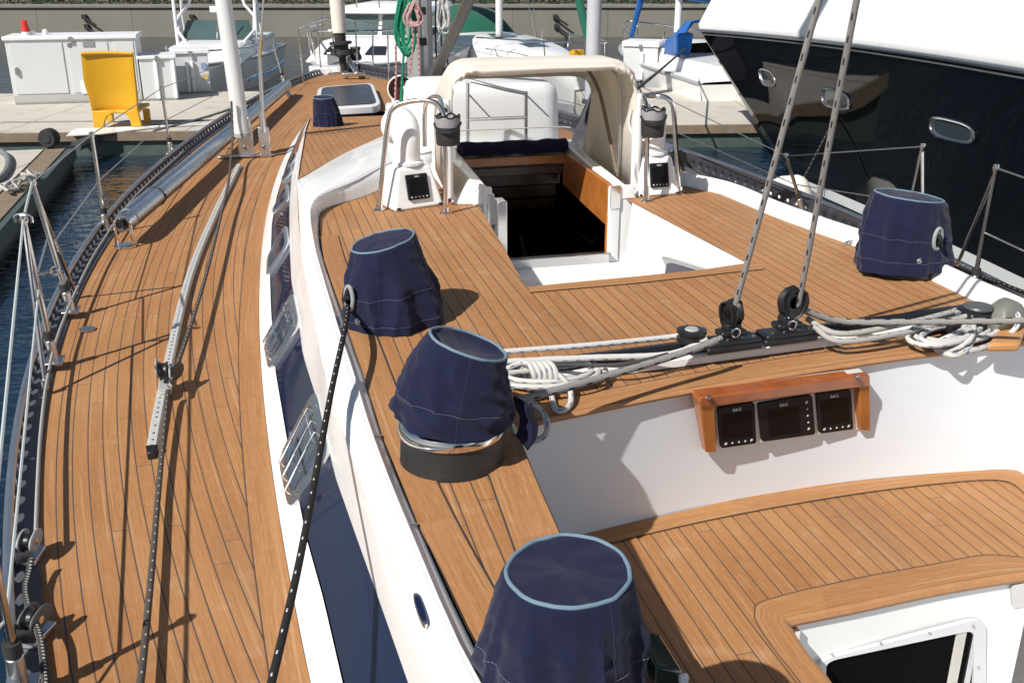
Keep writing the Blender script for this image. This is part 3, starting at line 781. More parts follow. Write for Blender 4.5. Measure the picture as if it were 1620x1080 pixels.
def cowl(parent_root,base,dirv,sc_,ptname,mouth=True,par=None):
    d=Vector(dirv).normalized(); z=Vector((0,0,1)); m=MB()
    pts=[base,base+z*.06*sc_,base+z*.11*sc_,base+z*.155*sc_+d*.010*sc_,base+z*.195*sc_+d*.04*sc_,base+z*.210*sc_+d*.085*sc_,base+z*.205*sc_+d*.125*sc_]
    rr=[.072,.073,.076,.082,.090,.098,.104]
    P=catmull(pts,4); R_=[lin(list(zip(range(7),rr)),i/4)*sc_ for i in range(len(P))]
    m.tube(P,R_,24,cap=False); 
    e=P[-1]; ex=d.cross(z).normalized(); m.tube([e+(ex*math.cos(2*math.pi*k/24)+z*math.sin(2*math.pi*k/24))*R_[-1] for k in range(24)],.007*sc_,6,closed=True)
    c=m.build(ptname,GEL,par,smooth=60)
    m=MB(); m.poly([e-d*.03*sc_+(ex*math.cos(2*math.pi*k/24)+z*math.sin(2*math.pi*k/24))*R_[-1]*.95 for k in range(24)]); m.build('throat',M('dark_red_lining',(.07,.009,.008),.5,nscale=5,namp=.2),c)
    m=MB(); m.lathe([(.082*sc_,0),(.086*sc_,.004),(.086*sc_,.022*sc_),(.074*sc_,.026*sc_)],base,36)
    for k in range(36):
        a=2*math.pi*k/36; m.box(base+Vector((math.cos(a),math.sin(a),0))*.087*sc_+z*.012*sc_,(.004,.004,.018*sc_),rotz(a))
    m.build('base_ring',GEL,c)
    return c
# dorade cowl by the mast
dv=UY(637,140,7.05); m=MB(); m.box(UY(628,176,7.0)-Vector((0,0,.05)),(.16,.2,.2),RB,taper=.85); db=m.build('dorade_box',GEL,yacht,bevel=.02)
cowl(yacht,UY(634,160,7.15)-Vector((0,0,.08)),(.15,-1,0),.85,'cowl_vent',par=db)
# ---- instrument pods with cowl vents either side of the companionway
def display(par,c4,nrm,buttons=True,logo=True,wide=False):
    c4=[Vector(p) for p in c4]      # tl tr br bl
    m=MB(); m.prism(rquad(c4,.06,3),nrm*.010); d=m.build('display',BEZEL,par,smooth=30)
    ce=sum(c4,Vector())/4; ex=(c4[1]-c4[0]); ey=(c4[0]-c4[3]); tl=c4[0]+nrm*.0108
    def q(u,v): return c4[0]+(c4[1]-c4[0])*u+((c4[3]-c4[0])*(1-u)+(c4[2]-c4[1])*u)*v+nrm*.0112
    s=(.10,.17,.90,.80) if not wide else (.15,.22,.72,.88)
    m=MB(); m.poly([q(s[0],s[1]),q(s[2],s[1]),q(s[2],s[3]),q(s[0],s[3])]); m.build('screen',SCREEN,d)
    if logo: text_mesh("B&G",ey.length*.105,q(.5 if not wide else .45,.095 if not wide else .12)+nrm*.0005,ex,ey,PRINT,d)
    m=MB()
    for k in range(5):
        if not wide: p=q(.14+.18*k,.90)
        else: p=q(.88,.15+.17*k)
        m.lathe([(ey.length*(.022 if k not in (0,4) else .035),0),(ey.length*.018,.0015),(0,.0015)],p,8,R=nrm.to_track_quat('Z','Y').to_matrix())
    m.build('button',PRINT,d)
    return d
def pod(bp,cowldir,lean):
    """bp = base corners near-left, near-right; box leans back"""
    L_,R_=bp; ex=(R_-L_).normalized(); ey=Vector((-ex.y,ex.x,0)); wd=(R_-L_).length; z=Vector((0,0,1))
    def q(u,v,h): return L_+ex*(u*wd)+ey*v+z*h
    m=MB(); m.hexa([q(0,0,0),q(1,0,0),q(1,.22,0),q(0,.22,0)],[q(.17,.055,.20),q(.84,.055,.20),q(.82,.19,.20),q(.19,.19,.20)])
    b=m.build('instrument_pod',GEL,yacht,bevel=.014)
    f=(q(.17,.055,.20)-q(0,0,0)); n=(q(1,0,0)-q(0,0,0)).cross(q(.5,.055,.2)-q(.5,0,0)).normalized()
    if n.y>0: n=-n
    def fq(u,h): return q(u,.055*h/.2,h)+n*.002
    hw=.21; display(b,[fq(.5-hw,.165),fq(.5+hw,.165),fq(.5+hw,.045),fq(.5-hw,.045)],n)
    m=MB()
    for u,h in ((.08,.012),(.92,.012)): m.box(fq(u,h),(.02,.006,.010),rotz(math.atan2(ex.y,ex.x)))
    m.build('vent_slot',BLACK,b)
    cowl(yacht,q(.5,.12,.20),cowldir,.86,'cowl_vent',par=b)
pod((U(625,336,CK),U(704,325,CK)),(-.45,.9,0),0)
pod((U(1010,313,CK),U(1060,309,CK)+Vector((.06,.01,0))),(-.55,-.8,0),0)
# ---- grab rails beside the hood
def hoop(pxl,ys,name='grab_rail',r=.0125):
    pts=[UY(x,y,yy) for (x,y),yy in zip(pxl,ys)]
    m=MB(); m.tube(catmull(pts,6),r,12); g=m.build(name,STEEL,yacht)
    m=MB()
    for p in (pts[0],pts[-1]):
        if abs(p.z-CK)<.1: m.lathe([(.03,0),(.03,.006),(.019,.012),(.017,.03)],Vector((p.x,p.y,CK)),18)
    m.build('rail_foot',STEEL,g); return g
yb=U(600,333,CK).y; yc=U(704,338,CK).y
hoop([(600,333),(606,265),(614,195),(622,172),(640,163),(670,159),(690,164),(700,178),(704,200),(705,260),(705,337)],[yb,yb,yb,yb-.0,yb,yb-.02,yc+.03,yc+.02,yc,yc,yc])
hoop([(672,232),(672,180),(675,163),(684,154),(697,156),(704,175)],[5.5,5.5,5.45,5.35,5.1,yc+.02])
ys=U(1075,304,CK).y; yt=U(1020,319,CK).y
hoop([(1022,319),(1023,250),(1024,190),(1022,165),(1016,154),(1008,152)],[yt]*3+[yt+.05,yt+.15,yt+.4])
hoop([(1074,304),(1070,240),(1066,180),(1062,162),(1052,154),(1035,152),(1012,151)],[ys]*4+[ys,ys+.02,ys+.1])
# ---- spray hood inner dodger rail, seen through the window (granny bar)
m=MB(); yy=6.02
m.tube([UY(740,232,yy),UY(740,132,yy),UY(745,128,yy),UY(800,142,yy),UY(830,148,yy)],.011,8); m.tube([UY(833,186,yy),UY(737,190,yy)],.010,8); m.tube([UY(832,235,yy),UY(832,145,yy)],.010,8); m.tube([UY(742,150,yy),UY(775,186,yy)],.005,6); m.tube([UY(832,150,yy),UY(868,185,yy)],.005,6)
m.build('tubular_rail',STEEL2,yacht)
# ---- traveller track
TRf=[(700,632),(800,617),(1000,590),(1214,561),(1436,531),(1556,512)]
TP=dense([U(x,y,CK+.004) for x,y in TRf],5); fw=Vector((-SA,CA,0)); zz=Vector((0,0,1))
m=MB(); m.grid([[p,p+zz*.022,p+zz*.030+fw*.008,p+zz*.030+fw*.075,p+fw*.085] for p in TP]); tv=m.build('traveller_beam',GEL,yacht,smooth=30)
m=MB(); m.grid([[p+zz*.030+fw*.018,p+zz*.055+fw*.016,p+zz*.06+fw*.030,p+zz*.06+fw*.052,p+zz*.055+fw*.066,p+zz*.030+fw*.064] for p in TP]); m.build('traveller_track',M('black_anodised',(.022,.022,.024),.35,.5,nscale=12,namp=.3),tv,smooth=30)
# corner block of teak at the end
q=[U(1560,560,CK),U(1610,560,CK),U(1625,520,CK),U(1590,512,CK)]
m=MB(); m.prism([p+Vector((0,0,.006)) for p in q],Vector((0,0,.03))); m.build('teak_pad',M('teak_block',(.46,.22,.08),.5,nscale=14,namp=.2),yacht,bevel=.01)
# ---- winches (their covers are things of their own)
def winch(b,r,h,chrome=True):
    m=MB(); m.lathe([(r,0),(r,.005),(r*.985,.012),(r*.965,h*.30),(r*.955,h*.355)],b,40); g=m.build('winch',DRUM,yacht)
    m=MB(); m.lathe([(r*.96,h*.36),(r*1.01,h*.365),(r*1.02,h*.40),(r*1.01,h*.47),(r*.97,h*.50),(r*.9,h*.55)],b,40); m.build('chrome_ring',STEEL,g)
    m=MB(); m.lathe([(r*.8,h*.55),(r*.62,h*.66),(r*.60,h*.85),(r*.7,h*.95),(r*.5,h),(0,h)],b,32); m.build('drum',DRUM,g)
    return g
W2=U(713,722,CK); W2=Vector((-.150,2.255,CK))
winch(W2,.130,.215)
W1=Vector((-.415,3.28,CK)); winch(W1,.115,.18)
W3=U(1430,432,CK)+Vector((0,.03,0)); winch(W3,.135,.18)
W4=Vector((.088,1.44,CK)); winch(W4,.105,.17)
W5=UR_(519,201)+Vector((0,.05,0)); winch(W5,.08,.13)
# ---- genoa track on the side deck
tr=[(241,712),(262,600),(300,440),(340,340),(378,263)]
TK=dense([U(x,y,.012) for x,y in tr],8)
m=MB(); rows=[]
for i,p in enumerate(TK):
    t=(TK[min(i+1,len(TK)-1)]-TK[max(i-1,0)]).normalized(); sd=Vector((t.y,-t.x,0))*.0165
    rows.append([p-sd+zz*-.01,p-sd+zz*.014,p-sd*.8+zz*.018,p+sd*.8+zz*.018,p+sd+zz*.014,p+sd+zz*-.01])
m.grid(rows); L_=0
for i in range(len(TK)-1):
    a,b=TK[i],TK[i+1]; n=max(1,int((b-a).length/.035))
    t=(b-a).normalized(); sd=Vector((t.y,-t.x,0))
    for k in range(n):
        p=a.lerp(b,k/n)+zz*.0188; m.lathe([(.0042,0),(.0042,.0006),(0,.0006)],p,8,mi=1)
gt=m.build('genoa_track',[M('pale_track',(.60,.60,.57),.45,.3,nscale=30,namp=.1),BLACK],yacht,smooth=30)
m=MB(); p=TK[0]; t=(TK[1]-TK[0]).normalized(); sd=Vector((t.y,-t.x,0))
m.hexa([p-sd*.019+zz*-.01,p+sd*.019+zz*-.01,p+sd*.012-t*.045+zz*-.01,p-sd*.012-t*.045+zz*-.01],[p-sd*.019+zz*.021,p+sd*.019+zz*.021,p+sd*.01-t*.04+zz*.012,p-sd*.01-t*.04+zz*.012]); m.build('end_cap',BLACK,gt,bevel=.003)
# deck filler cap
m=MB(); m.lathe([(.034,0),(.034,.004),(.028,.007),(0,.007)],U(138,521,.004),24); m.build('filler_cap',STEEL2,yacht)
# ---- shroud with its white tube, chainplates
SY=8.05
a,b=UY(383,210,SY),UY(353,0,SY); d=b-a
m=MB(); m.tube([a,b,a+d*6],.062,18); sh=m.build('shroud_tube',M('white_shroud_cover',(.62,.63,.63),.5,nscale=5,namp=.08),yacht)
m=MB(); m.lathe([(.066,0),(.066,.03),(.05,.035)],a-zz*.03,18); m.build('tube_collar',GREYP,sh)
m=MB(); bz=U(388,248,.01); 
m.box(bz+zz*.008,(.42,.06,.016),rotz(HA)); m.box(Vector((a.x+.02,a.y,.13)),(.12,.035,.28),RB); m.box(Vector((a.x+.17,a.y,.12)),(.085,.03,.24),RB)
m.box(Vector((a.x-.03,a.y,.27)),(.02,.06,.1),RB); m.box(Vector((a.x+.06,a.y,.27)),(.02,.06,.1),RB)
cp=m.build('chainplate',STEEL2,yacht,bevel=.006)
m=MB()
for xx in (.02,.17): m.lathe([(.02,0),(.016,.008),(0,.008)],Vector((a.x+xx,a.y-.02,.08)),12,R=Matrix.Rotation(math.pi/2,3,'X'))
m.build('pin_bolt',STEEL,cp)
a,b=Vector((a.x+.17,a.y,.22)),UY(411,92,SY); m=MB(); m.tube([a,b],.017,10); m.tube([a-zz*.02,a+zz*.12],.026,10); t1=m.build('turnbuckle',STEEL2,yacht)
d=(UY(417,0,SY)-b); m=MB(); m.tube([b,b+d*8],.0075,8); m.build('wire',R_WIRE,t1)
m=MB(); m.tube([b-d.normalized()*.02,b+d.normalized()*.16],.013,8); m.build('swage',M('bronze',(.5,.36,.2),.35,.8),t1)
# ---- forestay with furled sail, drum, bow roller
FB=W(0,10.2,0); ft=UY(533,0,FB.y); fa=UY(537,52,FB.y); d=(ft-fa)
m=MB(); m.tube([fa,ft,ft+d*9],[.095,.10,.11],16); fs=m.build('furled_sail',M('furled_sailcloth',(.66,.62,.56),.8,nscale=9,namp=.1,bump=.5,bscale=14),yacht)
fb=UY(544,112,FB.y); dn=(fb-fa)
m=MB(); q=dn.to_track_quat('Z','Y').to_matrix(); L_=dn.length
m.lathe([(.075,0),(.08,L_*.10),(.075,L_*.22),(.15,L_*.24),(.15,L_*.30),(.10,L_*.32),(.10,L_*.44),(.15,L_*.46),(.16,L_*.56),(.09,L_*.60),(.05,L_*.64),(.045,L_)],fa,20,R=q); m.build('furler_drum',BLACKM,fs)
m=MB(); m.tube([UY(552,95,FB.y-.1),UY(566,118,FB.y-.7)],.035,8); m.box(UY(560,118,FB.y-.6),(.3,.1,.05),RB); m.box(UY(530,117,FB.y),(.22,.16,.06),RB); bw=m.build('bow_fitting',STEEL2,yacht,bevel=.01)
m=MB(); m.box(UY(519,112,FB.y+.1),(.5,.3,.12),RB); m.build('bow_cap',GEL,bw,bevel=.02)
# ---- stanchions and lifelines
def stanchion(base,top,legs=(),r=.0105,foot=True):
    m=MB(); m.tube([base,top],r,10); m.lathe([(r*1.5,0),(r*1.6,.012),(r*1.2,.026),(0,.028)],top-zz*.012,10)
    for l in legs: m.tube([l,top-zz*.02],r*.8,8)
    s=m.build('stanchion',STEELD,yacht)
    m=MB(); dn=(top-base).normalized()
    m.tube([base-dn*.01,base+dn*.09],r*1.75,10); m.box(base+Vector((0,0,.004)),(.07,.09,.012),RB); m.build('stanchion_foot',STEEL2,s,bevel=.003)
    m=MB(); m.tube([base+dn*.095,base+dn*.125],r*1.9,10); m.build('rubber_boot',BLACKM,s)
    for l in legs:
        m=MB(); m.tube([l-zz*.005,l+zz*.03],r*1.2,8); m.build('brace_foot',STEEL2,s)
    return s
def st(bpx,tpx,legs=(),dy=0):
    b=U(bpx[0],bpx[1],.03); t=UY(tpx[0],tpx[1],b.y+dy)
    return b,t,[U(l[0],l[1],.03) for l in legs]
S=[st((86,572),(37,347),[(72,612)]),st((113,492),(51,288),[(119,463)]),st((168,363),(145,213)),st((271,243),(255,140)),st((449,132),(431,70))]
for b,t,l in S: stanchion(b,t,l)
bA=U(34,1092,.03); tA=UY(-14,870,bA.y); stanchion(bA,tA)
# extra pelican-hook eye on the aft gate stanchion
m=MB(); p=S[0][0].lerp(S[0][1],.62); m.tube([p,p+Vector((.05,.02,.01))],.006,6); m.tube([p+Vector((.05,.02,.01))+Vector((math.cos(a)*.016,0,math.sin(a)*.016))+Vector((.016,0,0)) for a in [2*math.pi*k/12 for k in range(12)]],.004,6,closed=True)
p=S[0][1]; m.tube(catmull([p+Vector((-.03,0,-.012)),p+Vector((-.028,0,.012)),p+Vector((0,0,.02)),p+Vector((.028,0,.012)),p+Vector((.03,0,-.012))],4),.006,8); m.build('pelican_hook',STEEL,yacht)
def wire(pts,r=.0036,mat=None,name='lifeline',sag=0):
    m=MB(); m.tube(pts,r,6); return m.build(name,mat or R_WIRE,yacht)
def mid(q,f=.52): return q[0].lerp(q[1],f)
bowp=W(-.12,10.5,.62); 
wire([S[1][1],S[2][1],S[3][1],S[4][1],bowp],.0038); wire([mid(S[1]),mid(S[2]),mid(S[3]),mid(S[4]),W(-.1,10.5,.3)],.0034)
wire([S[0][1],tA,tA+(tA-S[0][1])*.5],.0045,GRWIRE); wire([mid(S[0]),mid((bA,tA)),mid((bA,tA))+Vector((-.1,-1.2,0))],.0040,GRWIRE)
wire([S[0][1]+Vector((0,.02,.02)),S[1][1]],.005,GRWIRE); wire([mid(S[0],.6),mid(S[1],.6)],.004,R_WIRE)
# pulpit
m=MB(); P0=S[4][1]; m.tube(catmull([W(-.55,9.2,.66),W(-.3,10.1,.68),W(0,10.75,.70),W(.3,10.1,.68),W(.55,9.2,.66)],6),.010,10)
for s_,v_ in ((-.55,9.2),(.55,9.2),(-.25,10.2),(.25,10.2)): m.tube([W(s_*.98,v_,.02),W(s_,v_,.67)],.0095,8)
m.build('pulpit',STEEL,yacht)
# starboard stanchions
def stb(sv,tpx,r=.0125):
    b=W(-sT(sv)+.0,sv,.03); t=UY(tpx[0],tpx[1],b.y); return b,t
SB=[]
for sv,tp,br in ((1.42,(1244,247),None),(.42,(1460,232),-.22),(-.22,(1576,266),.18)):
    b=W(-sT(sv)-.01,sv,.03); t=UY(tp[0],tp[1],b.y+.02); SB.append((b,t)); stanchion(b,t,[W(-sT(sv+br)-.01,sv+br,.03)] if br else [])
b=W(-sT(3.2),3.2,.03); t=UY(1010,135,b.y); SB.insert(0,(b,t)); stanchion(b,t)
for f,r in ((1,.0036),(.5,.0034)):
    P=[q[0].lerp(q[1],f) for q in SB[:3]]; wire([W(.75,8,.6 if f==1 else .3)]+P,r)
    q=SB[3]; e=W(-sT(-2.2)+.05,-2.2,.03+.6*f); wire([q[0].lerp(q[1],f),e],r*1.2)

# ================================================================ THINGS LYING ON OR TIED TO THE YACHT
def winch_cover(label,c,rb,rt,h,off=(0,0),tilt=(0,0),seed=0,fold=.006,twist=0.0,hem=0,sink=.010,bulge=0.0,stitch=(.42,),squash=1.0,btilt=0.0):
    """fabric bucket over a winch: c base centre, off shifts the top, tilt raises one edge of the crown"""
    c=Vector(c); off=Vector((off[0],off[1],0)); ns,nh=96,44
    def ringp(t,a,extra=0.0):
        rs=rt*1.10; r=rb+(rs-rb)*(min(1,t/.9)**1.15)
        if t>.88: r=r+(rt-rs)*((t-.88)/.12)**2
        r*=1+bulge*math.sin(math.pi*min(1,t*1.05))
        d=Vector((math.cos(a),math.sin(a)*squash,0))
        q=Vector((math.cos(a)*1.3+seed*7.1,math.sin(a)*1.3,t*1.7))
        n=noise.noise(q*1.1)*.9+noise.noise(Vector((a*0+math.cos(a+twist*t)*4+seed,math.sin(a+twist*t)*4,t*1.2)))*.8
        n+=math.sin(3*a+seed+twist*3*t)*.25
        fade=(1-.75*t**3)
        rd=1-abs(noise.noise(Vector((math.cos(a+twist*t*.8)*2.3+seed*5,math.sin(a+twist*t*.8)*2.3,t*(.7+abs(twist)*2.2)))))
        n+=(rd**4-.35)*1.3*(1-t**4)
        n2=noise.noise(Vector((math.cos(a)*2+seed*3,math.sin(a)*2,t*9+math.cos(a-1)*2)))*(.5+abs(twist))
        r2=r+fold*fade*(n*1.25+n2*.9)+extra
        z=h*(t if t<.88 else .88+.12*math.sin((t-.88)/.12*1.45)/math.sin(1.45)*.82)+(tilt[0]*math.cos(a)+tilt[1]*math.sin(a))*r*t+hem*(1-t)**4*(math.sin(2*a+seed)+.6*math.sin(5*a+seed*2))+btilt*(1-t)**1.5*(-math.cos(a)*.9+.25)
        return c+off*(t**1.3)+d*r2+Vector((0,0,z))
    m=MB(); rows=[]
    for i in range(nh+1): rows.append([ringp(i/nh,2*math.pi*k/ns) for k in range(ns)])
    m.grid(rows,closed=True)
    top=rows[-1]; ce=sum(top,Vector())/ns; prev=None; rr=[top]
    for f in (.93,.8,.6,.35,.12):
        rr.append([ce+(p-ce)*f+Vector((0,0,-sink*(1-f**3)+.006*noise.noise((p-ce)*14*f+Vector((seed,0,0)))+.004*noise.noise((p-ce)*34*f+Vector((0,seed,0))))) for p in top])
    m.grid(rr,closed=True); m.face([m.V(p) for p in rr[-1]])
    bmesh.ops.remove_doubles(m.b,verts=m.b.verts,dist=.0003)
    o=m.build('winch_cover',NAVY,None,smooth=75); tag(o,label,'winch cover','navy winch covers')
    m=MB(); m.tube([p+(p-ce).normalized()*.001 for p in top],.0038,8,closed=True); m.build('piping',PIPING,o)
    for t in stitch:
        m=MB()
        for k in range(0,180):
            a,b=2*math.pi*k/180,2*math.pi*(k+.62)/180; m.tube([ringp(t,a,.0007),ringp(t,(a+b)/2,.0007),ringp(t,b,.0007)],.0007,4)
        m.build('stitching',THREAD,o)
    for da in (-.6,-1.9):
        m=MB()
        for k in range(60): m.tube([ringp(.01+.95*k/60,da+seed*.23,.0007),ringp(.01+.95*(k+.6)/60,da+seed*.23,.0007)],.0006,4)
        m.build('seam',SEAMT,o)
    return o,ringp,ce
c1,rp1,ce1=winch_cover('navy winch cover with a rope eye on the port deck, aft of the cowl vent',(W1.x,W1.y,CK+.004),.165,.105,.275,off=(-.02,.02),tilt=(.22,.06),seed=1,fold=.0135,hem=.004,bulge=.05,sink=-.004,stitch=(.10,.42))
c2,rp2,ce2=winch_cover('twisted navy winch cover with hollow top, black drum and chrome ring showing below',(W2.x,W2.y,CK+.112),.146,.090,.192,off=(.045,.01),tilt=(-.36,-.06),seed=2,fold=.0062,twist=1.0,hem=.005,btilt=.026,sink=.022,bulge=.05,stitch=(.30,))
c3,rp3,ce3=winch_cover('navy winch cover on the starboard deck beside the black hull, metal stud near its hem',(W3.x,W3.y,CK+.03),.182,.128,.272,off=(.0,.03),tilt=(-.12,-.02),seed=3,sink=-.003,fold=.0135,hem=.006,stitch=(.16,.45),squash=.9)
c4,rp4,ce4=winch_cover('nearest navy winch cover, cut by the bottom edge beside the cockpit seat',(W4.x,W4.y,CK+.004),.140,.100,.228,off=(.005,-.02),tilt=(.02,.02),seed=4,fold=.0115,sink=.002,bulge=.06,stitch=(.35,))
c5,rp5,ce5=winch_cover('small navy winch cover standing forward on the coachroof near the deck hatch',(W5.x,W5.y,W5.z+.004),.128,.086,.255,off=(-.035,.0),tilt=(0,.08),seed=5,fold=.010,hem=.006,bulge=.02,stitch=(.5,))
def stud(o,P,n,r=.008):
    m=MB(); R=n.to_track_quat('Z','Y').to_matrix(); m.lathe([(r,0),(r,.004),(r*.6,.008),(0,.009)],P,12,R=R); m.lathe([(r*1.5,0),(r*1.4,.002),(r,.002)],P,12,R=R); m.build('stud',STEEL2,o)
def side_at(rp,ctr,t,deg):
    a=rad(deg); P=rp(t,a,.001); n=Vector((math.cos(a),math.sin(a),.15)).normalized(); return P,n
P,n=side_at(rp1,W1,.14,-126); stud(c1,P,n)
P,n=side_at(rp3,W3,.20,-88); stud(c3,P,n)
def eye(o,P,n,sz=.03,up=None):
    """fabric rope eye"""
    up=up or Vector((0,0,1)); sd=up.cross(n).normalized(); m=MB()
    pts=[P+n*.012+up*(math.sin(a)*sz*1.35)+sd*(math.cos(a)*sz*.62) for a in [2*math.pi*k/16 for k in range(16)]]
    m.tube(pts,.0075,8,closed=True); m.build('rope_eye',M('pale_grey_loop',(.26,.29,.29),.8,nscale=40,namp=.2),o)
E1=rp1(.45,rad(-132),.0); nE=Vector((math.cos(rad(-132)),math.sin(rad(-132)),.2)).normalized(); eye(c1,E1,nE)
E3,nE3=side_at(rp3,W3,.50,-66); eye(c3,E3,nE3,.030)
# loose tail of cover two hanging over the cockpit edge
m=MB(); q=[]
for k in range(7):
    t=k/6; p=rp2(.28-.28*t,rad(8-14*t),.004+.012*t); q.append([p+Vector((.0,0,.02-.05*t)),p+Vector((.03,-.02+.01*t,.01-.075*t)),p+Vector((.045,.02,-.01-.05*t))])
m.grid(q); m.build('loose_flap',NAVY,c2,solid=.003)
# ---- ropes
def rope(label,pts,r,mat,cat='rope',group=None,n=8,name='rope',seg=10,raw=False):
    m=MB(); P=pts if raw else catmull(pts,n); m.tube(P,r,seg)
    return tag(m.build(name,mat),label,cat,group)
# port genoa sheet: from the quarter along the deck to the car, then forward to the shroud
CARP=U(262,612,.03)
rope('dark rope on the port side deck from bottom edge to grey lead car',[U(205,1160,.045),U(222,1080,.040),U(240,900,.034),U(252,760,.032),U(263,640,.045),U(266,618,.055)],.0088,R_BRN)
rope('thin dark sheet from the lead car forward to the white shroud tube',[U(268,610,.075),U(300,520,.07),U(330,420,.07),U(352,330,.08),U(362,285,.10),UY(366,240,7.6),UY(368,212,7.9),UY(366,160,7.95)],.0088,R_BRN)
car=empty('lead_car',CARP,'grey sheet lead car with block on the pale track of the port side deck','lead car')
t=(TK[6]-TK[0]).normalized(); RT=rotz(math.atan2(t.y,t.x)); 
m=MB(); m.box(CARP+Vector((0,0,.004)),(.13,.046,.022),RT); m.box(CARP-t*.065+Vector((0,0,.004)),(.03,.034,.018),RT); m.build('car_body',GREYP,car,bevel=.005)
m=MB(); sd=Vector((t.y,-t.x,0))
for sg in (-1,1):
    pr=[]
    for k in range(14):
        a=2*math.pi*k/14; pr.append(CARP+t*(math.cos(a)*.047+.012)+Vector((0,0,.058+.036*math.sin(a)))+sd*(sg*.019)+Vector((0,0,sg*-.012)))
    m.prism(pr,sd*(sg*.007))
m.build('cheek',GREYP,car,bevel=.003)
m=MB(); m.lathe([(.036,-.014),(.030,-.006),(.030,.006),(.036,.014)],CARP+t*.012+Vector((0,0,.058)),20,R=(sd).to_track_quat('Z','Y').to_matrix()); m.build('sheave',BLACK,car)
m=MB(); m.box(CARP+sd*.03+t*.02+Vector((0,0,.045)),(.03,.012,.06),RT); m.build('side_plate',STEEL,car,bevel=.004)
m=MB(); m.prism([CARP+sd*.022+t*.02+Vector((0,0,.05))+t*(math.cos(a)*.042)+Vector((0,0,math.sin(a)*.03))+sd*(math.cos(a)*.02+.02) for a in [2*math.pi*k/14 for k in range(14)]],sd*.006); m.build('outer_cheek',BLACK,car,bevel=.002)
# rope B from the eye of cover one aft over the coaming
b0=E1+nE*.02+Vector((0,0,-.03))
rope('black flecked rope slanting from a winch cover eye across white coaming and windows',[E1+nE*.012+Vector((0,0,.035)),E1+nE*.026+Vector((0,0,.0)),b0,U(544,528,.44),U(524,620,.42),U(498,760,.385),U(470,905,.345),U(428,1085,.30),U(395,1220,.28)],.0085,R_BLK)
# toe rail furling line with two fairlead blocks
rope('short speckled line joining the two blocks on the port toe rail',[U(73,1120,.05),U(70,1060,.055),U(62,1005,.06),U(45,960,.05),U(40,930,.05),U(46,905,.05),U(49,885,.06)],.0075,rope_mat('black_white_speckle',(.05,.047,.045),(.62,.60,.55),.012,.4,3,.45))
rope('thin speckled line tied along the outer side of the port toe rail',[U(57,840,.07),U(60,760,.07),U(65,680,.07),U(75,600,.07),U(92,530,.07),U(125,450,.07),U(160,385,.07),U(215,310,.07),U(290,240,.07)],.006,rope_mat('grey_speckle',(.33,.32,.30),(.05,.05,.05),.012,.4,3,.4))
def fairlead(label,P,R,dark):
    o=empty('fairlead_block',P,label,'block','blocks on the port toe rail')
    pr=[]
    for k in range(18):
        a=2*math.pi*k/18; rr=.030*(1+.35*max(0,math.cos(a-.2))); pr.append((rr*math.cos(a)*1.2,rr*.78*math.sin(a)))
    for sg,nm in ((-1,'cheek'),(1,'cheek')):
        m=MB(); m.prism([P+R@Vector((x,sg*.013,z+.05)) for x,z in pr],R@Vector((0,sg*.007,0))); m.build(nm,GREYP if not dark else M('dark_grey_cheek',(.09,.10,.10),.5,nscale=20,namp=.3),o,bevel=.003)
    m=MB(); m.lathe([(.028,-.012),(.022,-.005),(.022,.005),(.028,.012)],P+R@Vector((0,0,.05)),20,R=R@Matrix.Rotation(math.pi/2,3,'X')); m.build('sheave',BLACK,o)
    m=MB(); m.box(P+R@Vector((0,0,.006)),(.09,.05,.014),R); m.box(P+R@Vector((0,.024,.03)),(.085,.006,.05),R); m.build('mount_plate',STEEL2,o,bevel=.003)
    m=MB(); m.lathe([(.009,-.022),(.009,.022)],P+R@Vector((0,0,.05)),10,R=R@Matrix.Rotation(math.pi/2,3,'X')); m.build('axle',STEEL,o)
    return o
fairlead('pale grey fairlead block standing on the port toe rail, forward of its dark twin',U(50,882,.012),rotz(rad(93)),False)
fairlead('dark grey round block on the port toe rail near lower left corner',U(58,1006,.012),rotz(rad(80)),True)
